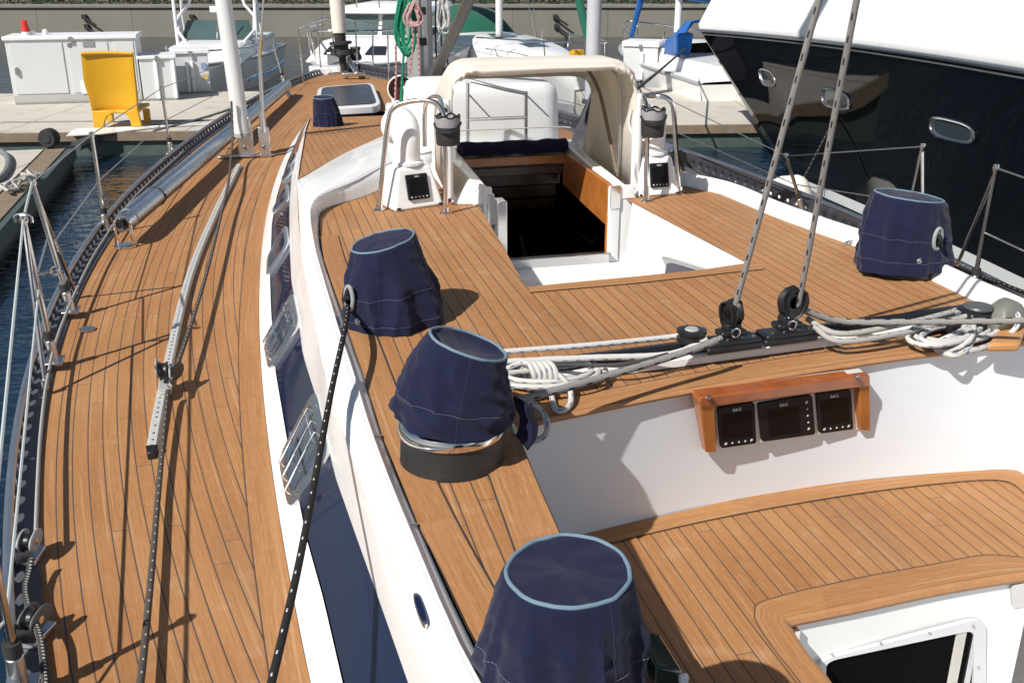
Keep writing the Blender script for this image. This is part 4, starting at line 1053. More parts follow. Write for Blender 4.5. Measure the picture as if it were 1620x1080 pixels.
# mainsheet parts on the traveller
CAR1=U(1163,562,CK+.035)+fw*.04; CAR2=U(1252,549,CK+.035)+fw*.04
tt=(TP[-10]-TP[10]).normalized(); RTV=rotz(math.atan2(tt.y,tt.x)); bk=-fw
BLKF=M('black_fitting',(.02,.021,.023),.3,.3,nscale=25,namp=.3)
def tcar(label,P,sd_,flip,rs):
    o=empty('traveller_car',P,label,'traveller car','mainsheet cars on the traveller')
    m=MB(); m.box(P+zz*.036,(.180,.072,.018),RTV); m.box(P+bk*.030+zz*.020,(.19,.02,.022),RTV); m.box(P+zz*.062,(.09,.05,.02),RTV); m.build('car_body',BLKF,o,bevel=.007)
    m=MB()
    for k in (-.06,-.02,.03,.07): m.lathe([(.005,0),(.005,.003),(0,.003)],P+tt*k+bk*.018+zz*.046,8)
    m.build('bolt',STEEL2,o)
    hub=P+zz*(.085+rs)+tt*(.0+flip*rs*.5); ax=sd_.normalized(); R=ax.to_track_quat('Z','Y').to_matrix()
    m=MB(); m.lathe([(rs*.42,-.014),(rs*.98,-.016),(rs,-.012),(rs*.78,-.004),(rs*.78,.004),(rs,.012),(rs*.98,.016),(rs*.42,.014),(rs*.42,-.014)],hub,30,R=R); m.build('sheave',BLACK,o)
    m=MB(); e1=R@Vector((1,0,0)); e2=R@Vector((0,1,0))
    dn=(P+zz*.07-hub).normalized(); sdv=ax.cross(dn)
    for sg in (-1,1):
        m.tube([hub+ax*sg*.021+sdv*rs*.7+dn*0,hub+ax*sg*.021+sdv*rs*.5+dn*rs*.8,hub+dn*(rs+.012)+ax*sg*.012,hub+ax*sg*.021-sdv*rs*.5+dn*rs*.8,hub+ax*sg*.021-sdv*rs*.7,hub+ax*sg*.021-sdv*rs*.5-dn*rs*.75,hub+ax*sg*.021-dn*rs*.98,hub+ax*sg*.021+sdv*rs*.5-dn*rs*.75],.0045,6,closed=True)
    m.build('block_strap',BLKF,o)
    m=MB(); m.tube([P+zz*.055,hub+dn*rs*.9],.014,10); m.box(P+zz*.075,(.05,.04,.035),RTV); m.build('swivel',BLKF,o,bevel=.004)
    m=MB(); m.tube([P+zz*.07+bk*.032+tt*(math.cos(a)*.014)+zz*(math.sin(a)*.014) for a in [2*math.pi*k/12 for k in range(12)]],.003,6,closed=True); m.lathe([(.007,-.03),(.007,.03)],P+zz*.078,8,R=Matrix.Rotation(math.pi/2,3,'X')); m.build('split_ring',STEEL,o)
    return o,hub
k1,h1=tcar('black traveller car with an upright block, the one nearer the twisted winch cover',CAR1,Vector((.85,.55,.15)),-.2,.040)
k2,h2=tcar('black traveller car with a tilted ring shaped block, nearer the starboard side',CAR2,Vector((.30,-.95,.1)),.6,.048)
# small control block lying flat at the end of the first car
cb=empty('control_block',CAR1-tt*.12,'flat black control line block at the port end of the traveller car','block')
m=MB(); m.lathe([(.045,0),(.045,.010),(.04,.014),(.04,.022),(.045,.026),(.045,.034),(.02,.036)],CAR1-tt*.135+zz*.05,24); m.build('sheave',BLKF,cb)
m=MB(); m.lathe([(.022,0),(.018,.004),(0,.004)],CAR1-tt*.135+zz*.086,14); m.build('hub',GREYP,cb)
top1=UY(1297,-4,2.66); d1=top1-(h1+Vector((.02,0,.0))); top2=UY(1356,-4,2.66); d2=top2-h2
def sheet_up(label,h,px0,tp):
    a=UY(px0[0],px0[1],h.y); d=tp-a
    rope(label,[a-d*.03,a,tp,tp+d*1.6],.0088,R_GRY,'rope','mainsheet falls going up to the boom',raw=True)
sheet_up('grey flecked mainsheet rising steeply from the block nearer the twisted winch cover',h1,(1161,492),top1)
sheet_up('grey flecked mainsheet rising steeply from the starboard ring shaped block',h2,(1264,478),top2)
W2e=W2+Vector((.10,.05,.13))
rope('grey flecked rope tail led from a traveller car to the twisted winch cover',[U(1140,535,.46),U(1105,550,.45),U(1020,577,.44),U(900,612,.44),U(805,636,.45),U(770,645,.45)],.0105,R_GRY)
rope('grey flecked rope tail stretched level from the ring shaped block to starboard',[h2+Vector((.02,0,-.02)),U(1330,508,.42),U(1450,509,.43),U(1560,508,.44),U(1680,506,.46)],.0105,R_GRY)
g='traveller control lines'
rope('upper thinner white blue control line ending at the twisted winch cover',[CAR1-tt*.10+zz*.062+fw*.03,U(1060,533,.40),U(930,546,.40),U(800,556,.40),U(740,562,.40)],.0088,R_WHT,'rope',g)
rope('lower thicker white blue control line lying close over the black track',[CAR1-tt*.10+zz*.062-fw*.03,U(1060,560,.40),U(930,566,.40),U(800,572,.40),U(740,574,.40)],.0098,R_WHT,'rope',g)
rope('slack dark cord lying along the traveller track under the white control lines',[CAR1-tt*.08+zz*.04,U(1000,574,.40),U(900,577,.395),U(800,578,.395)],.006,R_DRK)
rope('forward strand of weathered line from ring shaped block to dark end block',[CAR2+tt*.09+zz*.06+fw*.03,U(1330,528,.40),U(1430,512,.40),U(1500,495,.40),U(1512,491,.40),U(1517,497,.40)],.0095,rope_mat('weathered_line',(.36,.35,.32),(.12,.15,.22),.045,.3,3,.14),'rope','starboard control lines')
rope('aft strand of weathered line from ring shaped block to dark end block',[CAR2+tt*.09+zz*.05-fw*.02,U(1330,540,.39),U(1430,526,.39),U(1500,508,.39),U(1530,500,.40)],.0095,rope_mat('weathered_line_b',(.34,.33,.31),(.09,.11,.15),.045,.3,3,.14),'rope','starboard control lines')
# end block with sheaves and the hooded grey block
eb=empty('end_block',U(1530,505,CK),'dark grey control block with flat sheave at the starboard end of the traveller','block')
p=U(1533,506,CK+.05); m=MB(); m.box(p+zz*-.005,(.22,.09,.045),RTV); m.box(p+tt*.03+zz*.02,(.12,.085,.03),RTV); m.build('housing',BLKF,eb,bevel=.012)
m=MB(); m.lathe([(.045,0),(.048,.006),(.044,.012),(.02,.014),(0,.014)],p+tt*.03+zz*.036,22); m.build('sheave',M('grey_sheave',(.07,.075,.075),.4,nscale=30,namp=.3),eb)
hb=empty('hooded_block',U(1590,520,CK),'olive grey hooded block at the right edge above the white rope coil','block')
p=U(1588,515,CK+.03); m=MB(); rows=[]
for k in range(9):
    t=k/8; a=math.pi*t; hgt=.085*math.sin(a)**.6+.004; x=-.075+.15*t
    rows.append([p+RTV@Vector((x,-.045,0)),p+RTV@Vector((x,-.042,hgt*.75)),p+RTV@Vector((x,-.02,hgt)),p+RTV@Vector((x,.02,hgt)),p+RTV@Vector((x,.042,hgt*.75)),p+RTV@Vector((x,.045,0))])
m.grid(rows); m.build('hood',M('olive_grey_hood',(.14,.145,.125),.45,nscale=18,namp=.2),hb,smooth=50,solid=.006)
m=MB(); m.lathe([(.032,-.02),(.025,-.006),(.025,.006),(.032,.02)],p+zz*.045+tt*.02,18,R=Matrix.Rotation(math.pi/2,3,'X')); m.build('sheave',BLACK,hb)
m=MB(); m.box(p+zz*-.008,(.2,.11,.02),RTV); m.build('base',BLKF,hb,bevel=.004)
# rope coils: loops of one rope
def coil(label,pix,r,mat,z0,seed,cat='rope coil'):
    random.seed(seed); pts=[]
    for (x,y,z) in pix: pts.append(U(x,y,z0+z))
    return rope(label,pts,r,mat,cat,'white and blue rope coils',n=7,name='rope_coil')
random.seed(3)
def loops(cx,cy,rx,ry,n,skew,z0,dz,jit):
    out=[]
    for i in range(n):
        jx,jy=random.uniform(-jit,jit),random.uniform(-jit*.5,jit*.5); k=random.uniform(.8,1.1)
        for a in range(0,360,45):
            an=rad(a); x=cx+jx+rx*k*math.cos(an); y=cy+jy+ry*k*math.sin(an)+skew*math.cos(an)
            out.append((x,y,z0+dz*i+random.uniform(0,.008)))
    return out
L1=loops(868,588,78,19,6,-3,.018,.006,9)+[(800,590,.06)]
for k in range(5): L1+=[(824+k*9,574,.080),(838+k*9,578,.090),(845+k*9,596,.062),(840+k*9,614,.020),(826+k*9,606,.010),(820+k*9,588,.050)]
L1+=[(880,590,.07),(900,612,.04),(903,636,.02),(893,648,.015),(880,648,.015),(874,632,.015),(870,615,.025),(850,625,.02),(838,632,.01)]
coil('white blue rope coil bundled with wraps beside the twisted winch cover',L1,.0082,R_WHT,CK,3)
rope('loose white blue rope end looping over the white cockpit wall',[U(825,630,CK+.02),U(845,640,CK+.015),U(860,655,CK-.0),UY(866,672,2.40),UY(862,688,2.40),UY(845,697,2.40),UY(828,695,2.40),UY(815,684,2.39),UY(808,670,2.39)],.0085,R_WHT)
L2=loops(1508,521,64,20,4,-4,.014,.005,6)+loops(1492,526,48,16,3,-5,.034,.005,6)+[(1530,505,.055),(1540,515,.06),(1536,535,.045),(1515,550,.025),(1490,556,.014),(1478,545,.02),(1500,533,.045),(1530,522,.05),(1535,546,.02),(1512,562,.010),(1484,553,.012),(1490,538,.035),(1540,526,.035),(1555,515,.03)]
coil('white blue rope coil heaped at the starboard end of the traveller',L2,.0088,R_WHT,CK,5)
rope('single white blue rope arc curving from the heap to the hooded block',[U(1530,556,CK+.012),U(1560,548,CK+.012),U(1588,535,CK+.02),U(1608,517,CK+.05),U(1611,500,CK+.08),U(1602,492,CK+.09)],.0088,R_WHT)
# starboard winch tail and small parts on the starboard rail
rope('black flecked rope tail running aft from the starboard winch cover',[E3+nE3*.01+Vector((0,0,.02)),E3+nE3*.03+Vector((.0,0,-.02)),U(1470,410,.36),U(1500,420,.36),UY(1535,432,4.55),UY(1580,447,4.25),UY(1640,470,3.9)],.0085,R_BLK)
# lashing point hook
m=MB(); p=U(1336,388,CK); m.tube(catmull([p,p+zz*.012+tt*.01,p+tt*.06+zz*.016,p+tt*.09+zz*.03],5),.006,8); tag(m.build('pad_eye_hook',STEEL2),'small metal hook lying on teak beside the starboard winch cover','hook')
# ---- spinnaker pole on chocks
PA,PB=U(196,352,.13),U(455,134,.13)
pole=empty('spinnaker_pole',PA,'long silver spinnaker pole lashed along the port toe rail on the side deck','spinnaker pole')
d=(PB-PA); m=MB(); m.tube([PA+d*.012,PA+d*.03,PB-d*.02],.060,26); m.build('tube',M('brushed_pole',(.50,.52,.56),.27,1.0,nscale=3,namp=.25,bump=.04,bscale=12),pole)
m=MB(); m.tube([PA-d*.004,PA+d*.004,PA+d*.014],[.045,.055,.055],22); m.tube([PB-d*.02,PB],[.056,.045],18); m.build('end_fitting',ALU,pole)
m=MB(); m.tube([PA-d*.008,PA],[.016,.026],12); m.tube([PA-d*.005+Vector((.03*math.cos(a),0,.03*math.sin(a))) for a in [2*math.pi*k/16 for k in range(16)]],.006,6,closed=True); m.build('piston',BLACK,pole)
dn=d.normalized(); sp=Vector((dn.y,-dn.x,0))
m=MB(); p=PA-dn*.03; m.tube(catmull([p+sp*.045+zz*-.115,p+sp*.04+zz*.0,p+sp*.03+zz*.02],4),.009,8); m.tube(catmull([p-sp*.045+zz*-.115,p-sp*.04+zz*.0,p-sp*.03+zz*.02],4),.009,8); m.lathe([(.062,0),(.062,.010),(.04,.012)],p+zz*-.128,20); m.build('chock',STEEL,pole)
m=MB(); p=PB; m.box(p+zz*-.07,(.05,.14,.12),RB); m.build('chock',STEEL2,pole,bevel=.005)
rope('thin grey cord lashing wrapped round the aft third of the silver pole',[PA+d*.10+sp*.062*math.cos(a)+zz*.062*math.sin(a)+d*(.004*a/6.28) for a in [k*.5 for k in range(14)]],.004,R_DRK,n=3)
# ---- spray hood
HS=.25; 
def hood_row(v,hw,zt,zb,ex,n=49,lean=0):
    r=[]
    for k in range(n):
        a=math.pi*(1-k/(n-1)); c,s_=math.cos(a),math.sin(a)
        x=math.copysign(abs(c)**ex,c)*hw; z=zb+(zt-zb)*(abs(s_)**ex)
        r.append((HS+x,v+lean*(1-s_),z))
    return r
hr=[(.86,.478,1.000,.36,.20),(.93,.478,1.018,.36,.20),(1.10,.475,1.020,.37,.21),(1.28,.465,.975,.38,.22),(1.47,.455,.880,.39,.23)]
rows=[hood_row(*a) for a in hr]
fr_=[]
for k in range(49):
    a=math.pi*(1-k/48); c,s_=math.cos(a),math.sin(a); x=math.copysign(abs(c)**.24,c)*.44
    fr_.append((HS+x*1.0,1.72-.22*abs(c)**5,.40+.065*(abs(s_)**.42)))
n0=len(rows)
for t in (.2,.4,.6,.8,1.0):
    rows.append([tuple(a+(b-a)*t for a,b in zip(p,q)) for p,q in zip(rows[n0-1],fr_)])
R3=[]
for i,r in enumerate(rows):
    rr=[]
    for k,(s_,v,z) in enumerate(r):
        wv=.004*noise.noise(Vector((s_*6,v*6,z*6)))+.0035*noise.noise(Vector((s_*17,v*15,z*17)))
        if i<2: wv+=.0022*math.sin(k*1.9)*(1-i*.5)
        P=W(s_,v,z); ct=W(HS,v,.6); dirn=(P-ct).normalized(); rr.append(P+dirn*wv)
    R3.append(rr)
hood=empty('spray_hood',W(HS,1.2,CK),'cream canvas spray hood with clear front window over the companionway','spray hood')
wc=lambda i,j: n0-1<=i<=n0+3 and 6<=j<=41
def dens(R,n): 
    cols=list(zip(*R)); return [list(r) for r in zip(*[catmull(c,n) for c in cols])]
m=MB(); m.grid(R3,cond=lambda i,j: not(wc(i,j))); m.build('canvas',CREAM,hood,smooth=70,solid=.004)
m=MB(); m.grid(R3,cond=wc)
vm=bpy.data.materials.new('clear_vinyl'); vm.use_nodes=True; t_=vm.node_tree; t_.nodes.remove(t_.nodes['Principled BSDF'])
tp=t_.nodes.new('ShaderNodeBsdfTransparent'); tp.inputs[0].default_value=(.93,.94,.95,1); gl=t_.nodes.new('ShaderNodeBsdfGlossy'); gl.inputs[1].default_value=.08; gl.inputs[0].default_value=(.9,.92,1,1)
lw=t_.nodes.new('ShaderNodeLayerWeight'); lw.inputs[0].default_value=.3; mx=t_.nodes.new('ShaderNodeMixShader')
df=t_.nodes.new('ShaderNodeBsdfTranslucent'); mx2=t_.nodes.new('ShaderNodeMixShader'); mx2.inputs[0].default_value=.05
t_.links.new(tp.outputs[0],mx2.inputs[1]); t_.links.new(df.outputs[0],mx2.inputs[2])
t_.links.new(lw.outputs['Fresnel'],mx.inputs[0]); t_.links.new(mx2.outputs[0],mx.inputs[1]); t_.links.new(gl.outputs[0],mx.inputs[2]); t_.links.new(mx.outputs[0],t_.nodes['Material Output'].inputs[0])
m.build('window',vm,hood,smooth=70)
m=MB(); m.tube(R3[0][1:-1],.009,8); m.build('rolled_hem',CREAM,hood)
m=MB(); va=[]
for k in range(8,41):
    p=R3[0][k]; wv=.010*noise.noise(p*9)+.006*math.sin(k*2.3); dz=.034+.008*math.sin(k*.9)+.006*noise.noise(p*5)
    va.append([p+Vector((0,-.006,.006)),p+Vector((SA*.02,-.022-wv*.6,-dz*.45)),p+Vector((0,-.020-wv,-dz))])
m.grid(va); m.build('valance',CREAM,hood,solid=.003)
m=MB(); q=[W(s_*.97+HS*.03,v,z-.02) for s_,v,z in hood_row(1.02,.465,1.005,.42,.22)]; m.tube(q,.010,8); m.build('frame_tube',STEEL2,hood)
m=MB(); q=[W(s_*.97+HS*.03,v,z) for s_,v,z in [ (HS+.44+(.02),1.02,.42),(HS+.44,1.12,.62),(HS+.42,1.24,.82),(HS+.38,1.34,.93)]]; m.tube(catmull(q,5),.010,8); m.build('inner_strut',M('strap_brown',(.16,.12,.08),.7),hood)
m=MB(); 
for sg in (1,-1):
    m.tube([W(HS+sg*.492,.87,.37),W(HS+sg*.494,.865,.60),W(HS+sg*.492,.865,.85)],[.02,.026,.018],12)
m.build('side_roll',WHITEC,hood)
m=MB(); m.tube([R3[n0-1][k] for k in range(6,43)],.004,6); m.tube([R3[n0+3][k]+Vector((0,0,.02)) for k in range(6,43)],.004,6); m.build('window_seam',M('seam_tape',(.6,.56,.48),.8),hood)
# lashing cord and shackle at the foot of the hood
rope('short white cord with shackle lashed at the starboard foot of the spray hood',[W(.725,.86,.56),W(.735,.85,.50),W(.73,.845,.45),W(.745,.84,.40),W(.76,.80,.35),W(.775,.76,.337)],.0055,R_WHT)
# rolled navy cloth on the front of the hatch
m=MB(); pts=[W(-.04+.62*k/12,1.60+.01*math.sin(k*2.1),.470+.003*math.sin(k*1.3)) for k in range(13)]; m.tube(catmull(pts,3),[.042+.002*math.sin(k*.9) for k in range(37)],14); tag(m.build('rolled_cloth',NAVY),'dark navy rolled cloth lying across the forward edge of the companionway hatch','cloth')
# canvas covered liferaft behind the hood
lr=empty('covered_liferaft',W(.12,2.35,.2),'white canvas covered box seen through the spray hood window','covered box')
m=MB(); rows=[]
def lrow(z,k):
    o=[]
    for x,y in rrect(.92*k,.62*k,.10,5): 
        n_=.012*noise.noise(Vector((x*5,y*5,z*6))); P=W(.24+x,2.36+y,z); o.append(P+Vector((n_,n_,0)))
    return o
LRX=.27
R_=[lrow(.22,1.0),lrow(.34,1.01),lrow(.46,1.0),lrow(.58,.99),lrow(.69,.98),lrow(.745,.95),lrow(.768,.88)]
m.grid(R_,closed=True); m.face([m.V(p) for p in R_[-1]]); bmesh.ops.remove_doubles(m.b,verts=m.b.verts,dist=.001)
m.build('canvas',WHITEC,lr,smooth=60)
m=MB(); m.tube([p+Vector((0,0,.0)) for p in lrow(.36,1.022)],.005,6,closed=True); m.build('seam',CREAM,lr)
# cup holders hung on the rails
def cup(P,label):
    o=empty('cup_holder',P,label,'cup holder','mesh cup holders on the grab rails')
    m=MB(); m.lathe([(.052,0),(.056,.01),(.058,.05),(.058,.085)],P,28); m.build('pouch',M('black_mesh_cloth',(.022,.022,.023),.7,nscale=60,namp=.5,bump=.5,bscale=500),o)
    m=MB(); m.lathe([(.0585,.085),(.060,.10),(.060,.128),(.056,.132),(.052,.128),(.050,.10)],P,28); m.build('grey_band',M('grey_webbing',(.27,.27,.28),.8,nscale=90,namp=.2,bump=.4,bscale=300),o)
    m=MB()
    pts=[P+Vector((.056*math.cos(a),.056*math.sin(a),.132+.006*math.sin(6*a))) for a in [2*math.pi*k/40 for k in range(40)]]; m.tube(pts,.005,6,closed=True); m.build('cord_rim',R_BLK,o)
    m=MB(); m.tube(catmull([P+Vector((-.062,-.01,.10)),P+Vector((-.045,-.045,.075)),P+Vector((0,-.066,.062)),P+Vector((.045,-.045,.078)),P+Vector((.062,-.01,.105))],5),.006,8); m.build('strap',BLACK,o)
    return o
pcup=UY(709,229,yc-.03); cA=cup(pcup,'black mesh cup holder on the port grab rail beside the white cowl vent')
cB=copy_tree(cA); cB.location=UY(1032,216,yt-.03); cB['label']='black and grey mesh cup holder on the starboard grab rail beside the spray hood'
# ---- halyards on the mast
def bundle(label,px0,y,n,mat,r,ln,wd,seed,cat='rope coil',grp='halyard coils on the mast'):
    random.seed(seed); pts=[]; 
    for i in range(n):
        w=wd*random.uniform(.55,1.1); l=ln*random.uniform(.78,1.05); ox=random.uniform(-.02,.02)
        for (a,b) in ((-.15,0),(-.5,.25),(-.9,.6),(-.75,.88),(0,1.0),(.75,.88),(.9,.6),(.5,.25),(.15,0)):
            pts.append(UY(px0[0],px0[1],y)+Vector((ox+a*w,-.02-.03*random.random(),-b*l)))
    return rope(label,pts,r,mat,cat,grp,n=4,name='rope_coil',seg=6)
bundle('thick hank of green rope hanging on the port side of the mast',(641,-20),7.05,8,R_GRN,.0095,.42,.072,1)
rope('pair of straight green rope tails hanging below the green hank on the mast',[UY(640,70,7.05),UY(637,110,7.03),UY(635,150,7.0),UY(633,168,6.95)],.008,R_GRN,n=3)
bundle('knotted red and white rope bunch tied to the mast beside the green hank',(655,5),7.0,5,R_RED,.009,.14,.05,2)
for i,(a,b) in enumerate((((655,36),(648,118)),((659,36),(664,120)),((626,70),(625,160)))):
    rope(['red and white rope tail hanging before the mast, leaning left','red and white rope tail hanging before the mast, leaning right','red and white rope standing alone left of the green hank tails'][i],[UY(a[0],a[1],7.0),UY((a[0]+b[0])/2+1,(a[1]+b[1])/2,7.0),UY(b[0],b[1],6.98)],.0075,R_RED,'rope','red halyard tails')
bundle('hank of pale grey ropes hanging on the starboard side of the mast',(700,-2),7.2,5,R_WHT,.0075,.24,.04,4)
for i,x in enumerate((690,699,707)):
    rope(['dark halyard hanging close to the mast on its starboard side','dark halyard hanging down the middle of the starboard group','dark halyard hanging farthest right beside the mast'][i],[UY(x,-10,7.3),UY(x-1,60,7.3),UY(x+3,118,7.3)],.006,R_DRK,'rope','dark halyards right of the mast')
# ---- instrument box on the bulkhead
bA,bB=U(1100,615,CK),U(1380,570,CK); bl=U(1240,778,SZ)
ex=(bB-bA).normalized(); n_=ex.cross(bl-bA).normalized()
if n_.y>0: n_=-n_
ey=n_.cross(ex); 
if ey.z<0: ey=-ey
def ob(px,py,off): return UP(px,py,bA+n_*off,n_)
ibx=empty('instrument_box',ob(1240,690,0),'varnished wood box with three dark displays on the white cockpit bulkhead','instrument box')
def cheek(tl,bl_,tr,br,dp):
    m=MB(); fr=[ob(*tl,dp),ob(*tr,dp),ob(*br,dp*.62),ob(*bl_,dp*.62)]
    bk_=[p-n_*(p-bA).dot(n_)+n_*.001 for p in fr]; m.hexa(bk_,fr); return m
DP=.050
m=cheek((1106,632),(1117,716),(1131,640),(1134,716),DP); m.build('side_panel',VARN,ibx,bevel=.004)
m=cheek((1359,601),(1362,681),(1377,598),(1378,682),DP); m.build('side_panel',VARN,ibx,bevel=.004)
m=MB(); fr=[ob(1103,617,DP),ob(1368,588,DP),ob(1378,606,DP+.006),ob(1109,640,DP+.006)]; fr=[ob(1108,629,DP),ob(1377,594,DP),ob(1377,611,DP+.004),ob(1110,646,DP+.004)]
bk_=[p-n_*((p-bA).dot(n_)-.001) for p in fr]; m.hexa(bk_,fr); m.build('top_rail',M('dark_red_varnish',(.28,.078,.020),.2,nscale=14,namp=.5,coat=.5),ibx,bevel=.005)
m=MB(); fr=[ob(1106,622,DP*.5),ob(1366,588,DP*.5),ob(1366,592,DP*.5),ob(1106,626,DP*.5)]; m.hexa([p-n_*DP*.45 for p in fr],fr); m.build('cream_trim',CREAM,ibx)
m=MB(); q=[ob(1131,642,.006),ob(1357,612,.006),ob(1357,678,.006),ob(1136,707,.006)]; m.prism(q,n_*.006); m.build('white_panel',GEL,ibx,bevel=.002)
for qd,wide in (([(1133,643),(1191,634),(1194,698),(1138,706)],False),([(1197,636),(1282,622),(1287,684),(1203,696)],True),([(1289,621),(1343,614),(1347,676),(1294,683)],False)):
    display(ibx,[ob(x,y,.012) for x,y in qd],n_,wide=wide)
m=MB(); m.box(ob(1121,628,.06),(.012,.012,.008),RB); m.box(ob(1355,594,.06),(.012,.012,.008),RB); m.build('clip',STEEL2,ibx)

# ================================================================ THE HARBOUR AROUND
def gmat(name,fn,rough=.6,bump=None,bs=.3,spec=.5):
    m,b,g=base(name,rough); o=g.obj(); c=fn(g,o); m.node_tree.links.new(c,b.inputs['Base Color']); b.inputs['Specular IOR Level'].default_value=spec
    if bump:
        bp=m.node_tree.nodes.new('ShaderNodeBump'); bp.inputs['Strength'].default_value=bs; bp.inputs['Distance'].default_value=.05
        m.node_tree.links.new(bump(g,o),bp.inputs['Height']); m.node_tree.links.new(bp.outputs[0],b.inputs['Normal'])
    return m
def sep(g,o,i):
    q=g.t.nodes.new('ShaderNodeSeparateXYZ'); g.t.links.new(o,q.inputs[0]); return q.outputs[i]
def scl(g,o,x,y,z):
    return g.comb(g.m('MULTIPLY',sep(g,o,0),x),g.m('MULTIPLY',sep(g,o,1),y),g.m('MULTIPLY',sep(g,o,2),z))
WATM=gmat('harbour_water',lambda g,o:g.mix(g.noise(o,.4),(.004,.013,.028),(.007,.021,.041)),.035,
  lambda g,o:g.m('ADD',g.m('MULTIPLY',g.noise(scl(g,o,2.2,4.5,1),1.0,3),1.0),g.m('MULTIPLY',g.noise(scl(g,o,9,16,1),1.0,2),.22)),.75)
m=MB(); m.poly([(-400,-300,WATER),(400,-300,WATER),(400,34.6,WATER),(-400,34.6,WATER)]); tag(m.build('water',WATM),kind='structure')
m=MB(); m.poly([(-400,34.9,-.12),(400,34.9,-.12),(400,600,-.12),(-400,600,-.12)]); tag(m.build('ground',M('park_ground',(.10,.10,.06),.9,nscale=.5,namp=.4)),kind='structure')
def conc(g,o):
    z=sep(g,o,2); n=g.noise(scl(g,o,.8,.8,1.5),1.0,6); f=g.noise(o,14,4); st=g.noise(scl(g,o,2.2,1,.22),1.0,4)
    c=g.mix(n,(.150,.142,.120),(.205,.195,.165)); c=g.mix(g.m('MULTIPLY',f,.25),c,(.13,.125,.11)); c=g.mix(g.m('MULTIPLY',g.m('MAXIMUM',g.m('SUBTRACT',st,.5),0),1.6),c,(.12,.11,.085))
    wet=g.m('SUBTRACT',1.0,g.m('SMOOTHSTEP',.0,.0) if False else g.m('MINIMUM',g.m('MAXIMUM',g.m('MULTIPLY',g.m('SUBTRACT',g.m('ADD',z,g.m('MULTIPLY',n,.18)),.30),3.2),0),1))
    c=g.mix(g.m('MULTIPLY',wet,.92),c,(.045,.035,.018))
    mid=g.m('MULTIPLY',g.m('LESS_THAN',z,.74),.38); c=g.mix(mid,c,(.15,.12,.06))
    jx=g.m('LESS_THAN',g.m('FRACT',g.m('DIVIDE',sep(g,o,0),3.1)),.012); c=g.mix(g.m('MULTIPLY',jx,.5),c,(.08,.075,.065))
    return c
SEAW=gmat('seawall_concrete',conc,.85,lambda g,o:g.noise(o,9,6),.15)
SWT=-.08
m=MB(); m.hexa([(-90,34.4,-1.7),(90,34.4,-1.7),(90,35.4,-1.7),(-90,35.4,-1.7)],[(-90,34.55,SWT),(90,34.55,SWT),(90,35.4,SWT),(-90,35.4,SWT)])
sw=tag(m.build('seawall',SEAW),'long stained concrete seawall behind the marina','seawall')
m=MB(); m.box((0,34.85,SWT+.04),(180,.75,.08)); m.build('coping',M('coping_concrete',(.20,.19,.165),.85,nscale=3,namp=.2),sw)
DKM=M('dark_iron',(.02,.02,.02),.6)
for x0 in (-13.9,-10.4,-5.7,1.4,7.5):
    m=MB()
    for a,b in (((x0,34.35,-.36),(x0+.42,34.28,-.62)),((x0+.04,34.35,-.66),(x0+.45,34.28,-.92))): m.tube([a,b],.035,6); m.box((a[0],34.45,a[2]),(.14,.12,.14))
    m.build('wall_bracket',DKM,sw)
# fence and hedge on top
fe=empty('park_fence',(0,35.2,SWT),'black iron fence along the top of the seawall','fence')
m=MB()
for i in range(500): m.box((-30+i*.12,35.22,SWT+.5),(.018,.018,.9))
o=m.build('pickets',DKM,fe); o['kind']='stuff'
m=MB(); m.box((0,35.22,SWT+.14),(60,.03,.04)); m.box((0,35.22,SWT+.92),(60,.03,.04)); m.build('rail',DKM,fe)
m=MB()
for i in range(25): m.box((-30+i*2.5,35.22,SWT+.5),(.06,.06,1.0))
m.build('post',DKM,fe)
LEAF=gmat('hedge_leaves',lambda g,o:g.mix(g.noise(o,9,4),(.008,.022,.005),(.045,.080,.016)),.6)
random.seed(11); m=MB()
for i in range(9000):
    x=random.uniform(-28,28); y=random.uniform(35.9,37.6); z=SWT+random.uniform(0,1.5)*(.6+.4*noise.noise(Vector((x*.6,y,0))))
    if noise.noise(Vector((x*.45,3,1)))>.42: continue
    a=Vector((random.uniform(-1,1),random.uniform(-1,1),random.uniform(-.4,1))).normalized(); b=a.cross(Vector((random.random(),.3,random.random()))).normalized(); s_=random.uniform(.06,.13); p=Vector((x,y,z))
    m.poly([p-a*s_,p+b*s_*.5,p+a*s_,p-b*s_*.5])
tag(m.build('hedge',LEAF,smooth=0,recalc=False),kind='stuff')
# ---------------- pontoons
def pconc(g,o):
    n=g.noise(o,1.2,6); f=g.noise(o,30,3); c=g.mix(n,(.44,.41,.35),(.56,.53,.46)); c=g.mix(g.m('MULTIPLY',f,.25),c,(.38,.35,.30))
    st=g.noise(o,3.5,5); c=g.mix(g.m('MULTIPLY',g.m('MAXIMUM',g.m('SUBTRACT',st,.52),0),2.2),c,(.30,.275,.23))
    j=g.m('LESS_THAN',g.m('FRACT',g.m('DIVIDE',sep(g,o,0),2.4)),.006); return g.mix(j,c,(.12,.11,.10))
PCONC=gmat('pontoon_concrete',pconc,.8,lambda g,o:g.noise(o,60,3),.1)
PFAS=M('pontoon_fascia',(.032,.040,.038),.6,nscale=4,namp=.4)
PTIM=M('weathered_timber',(.20,.15,.105),.85,nscale=7,namp=.4,bump=.3,bscale=30)
GRNR=M('green_grey_rubber',(.06,.085,.08),.6,nscale=8,namp=.3)
YN=lambda x:13.55+.075*(x+5)     # near edge of the main pontoon
YFAR=lambda x:17.9+.075*(x+5)
def slab(x0,x1,z0,z1,yn,yf): 
    return [(x0,yn(x0),z0),(x1,yn(x1),z0),(x1,yf(x1),z0),(x0,yf(x0),z0)],[(x0,yn(x0),z1),(x1,yn(x1),z1),(x1,yf(x1),z1),(x0,yf(x0),z1)]
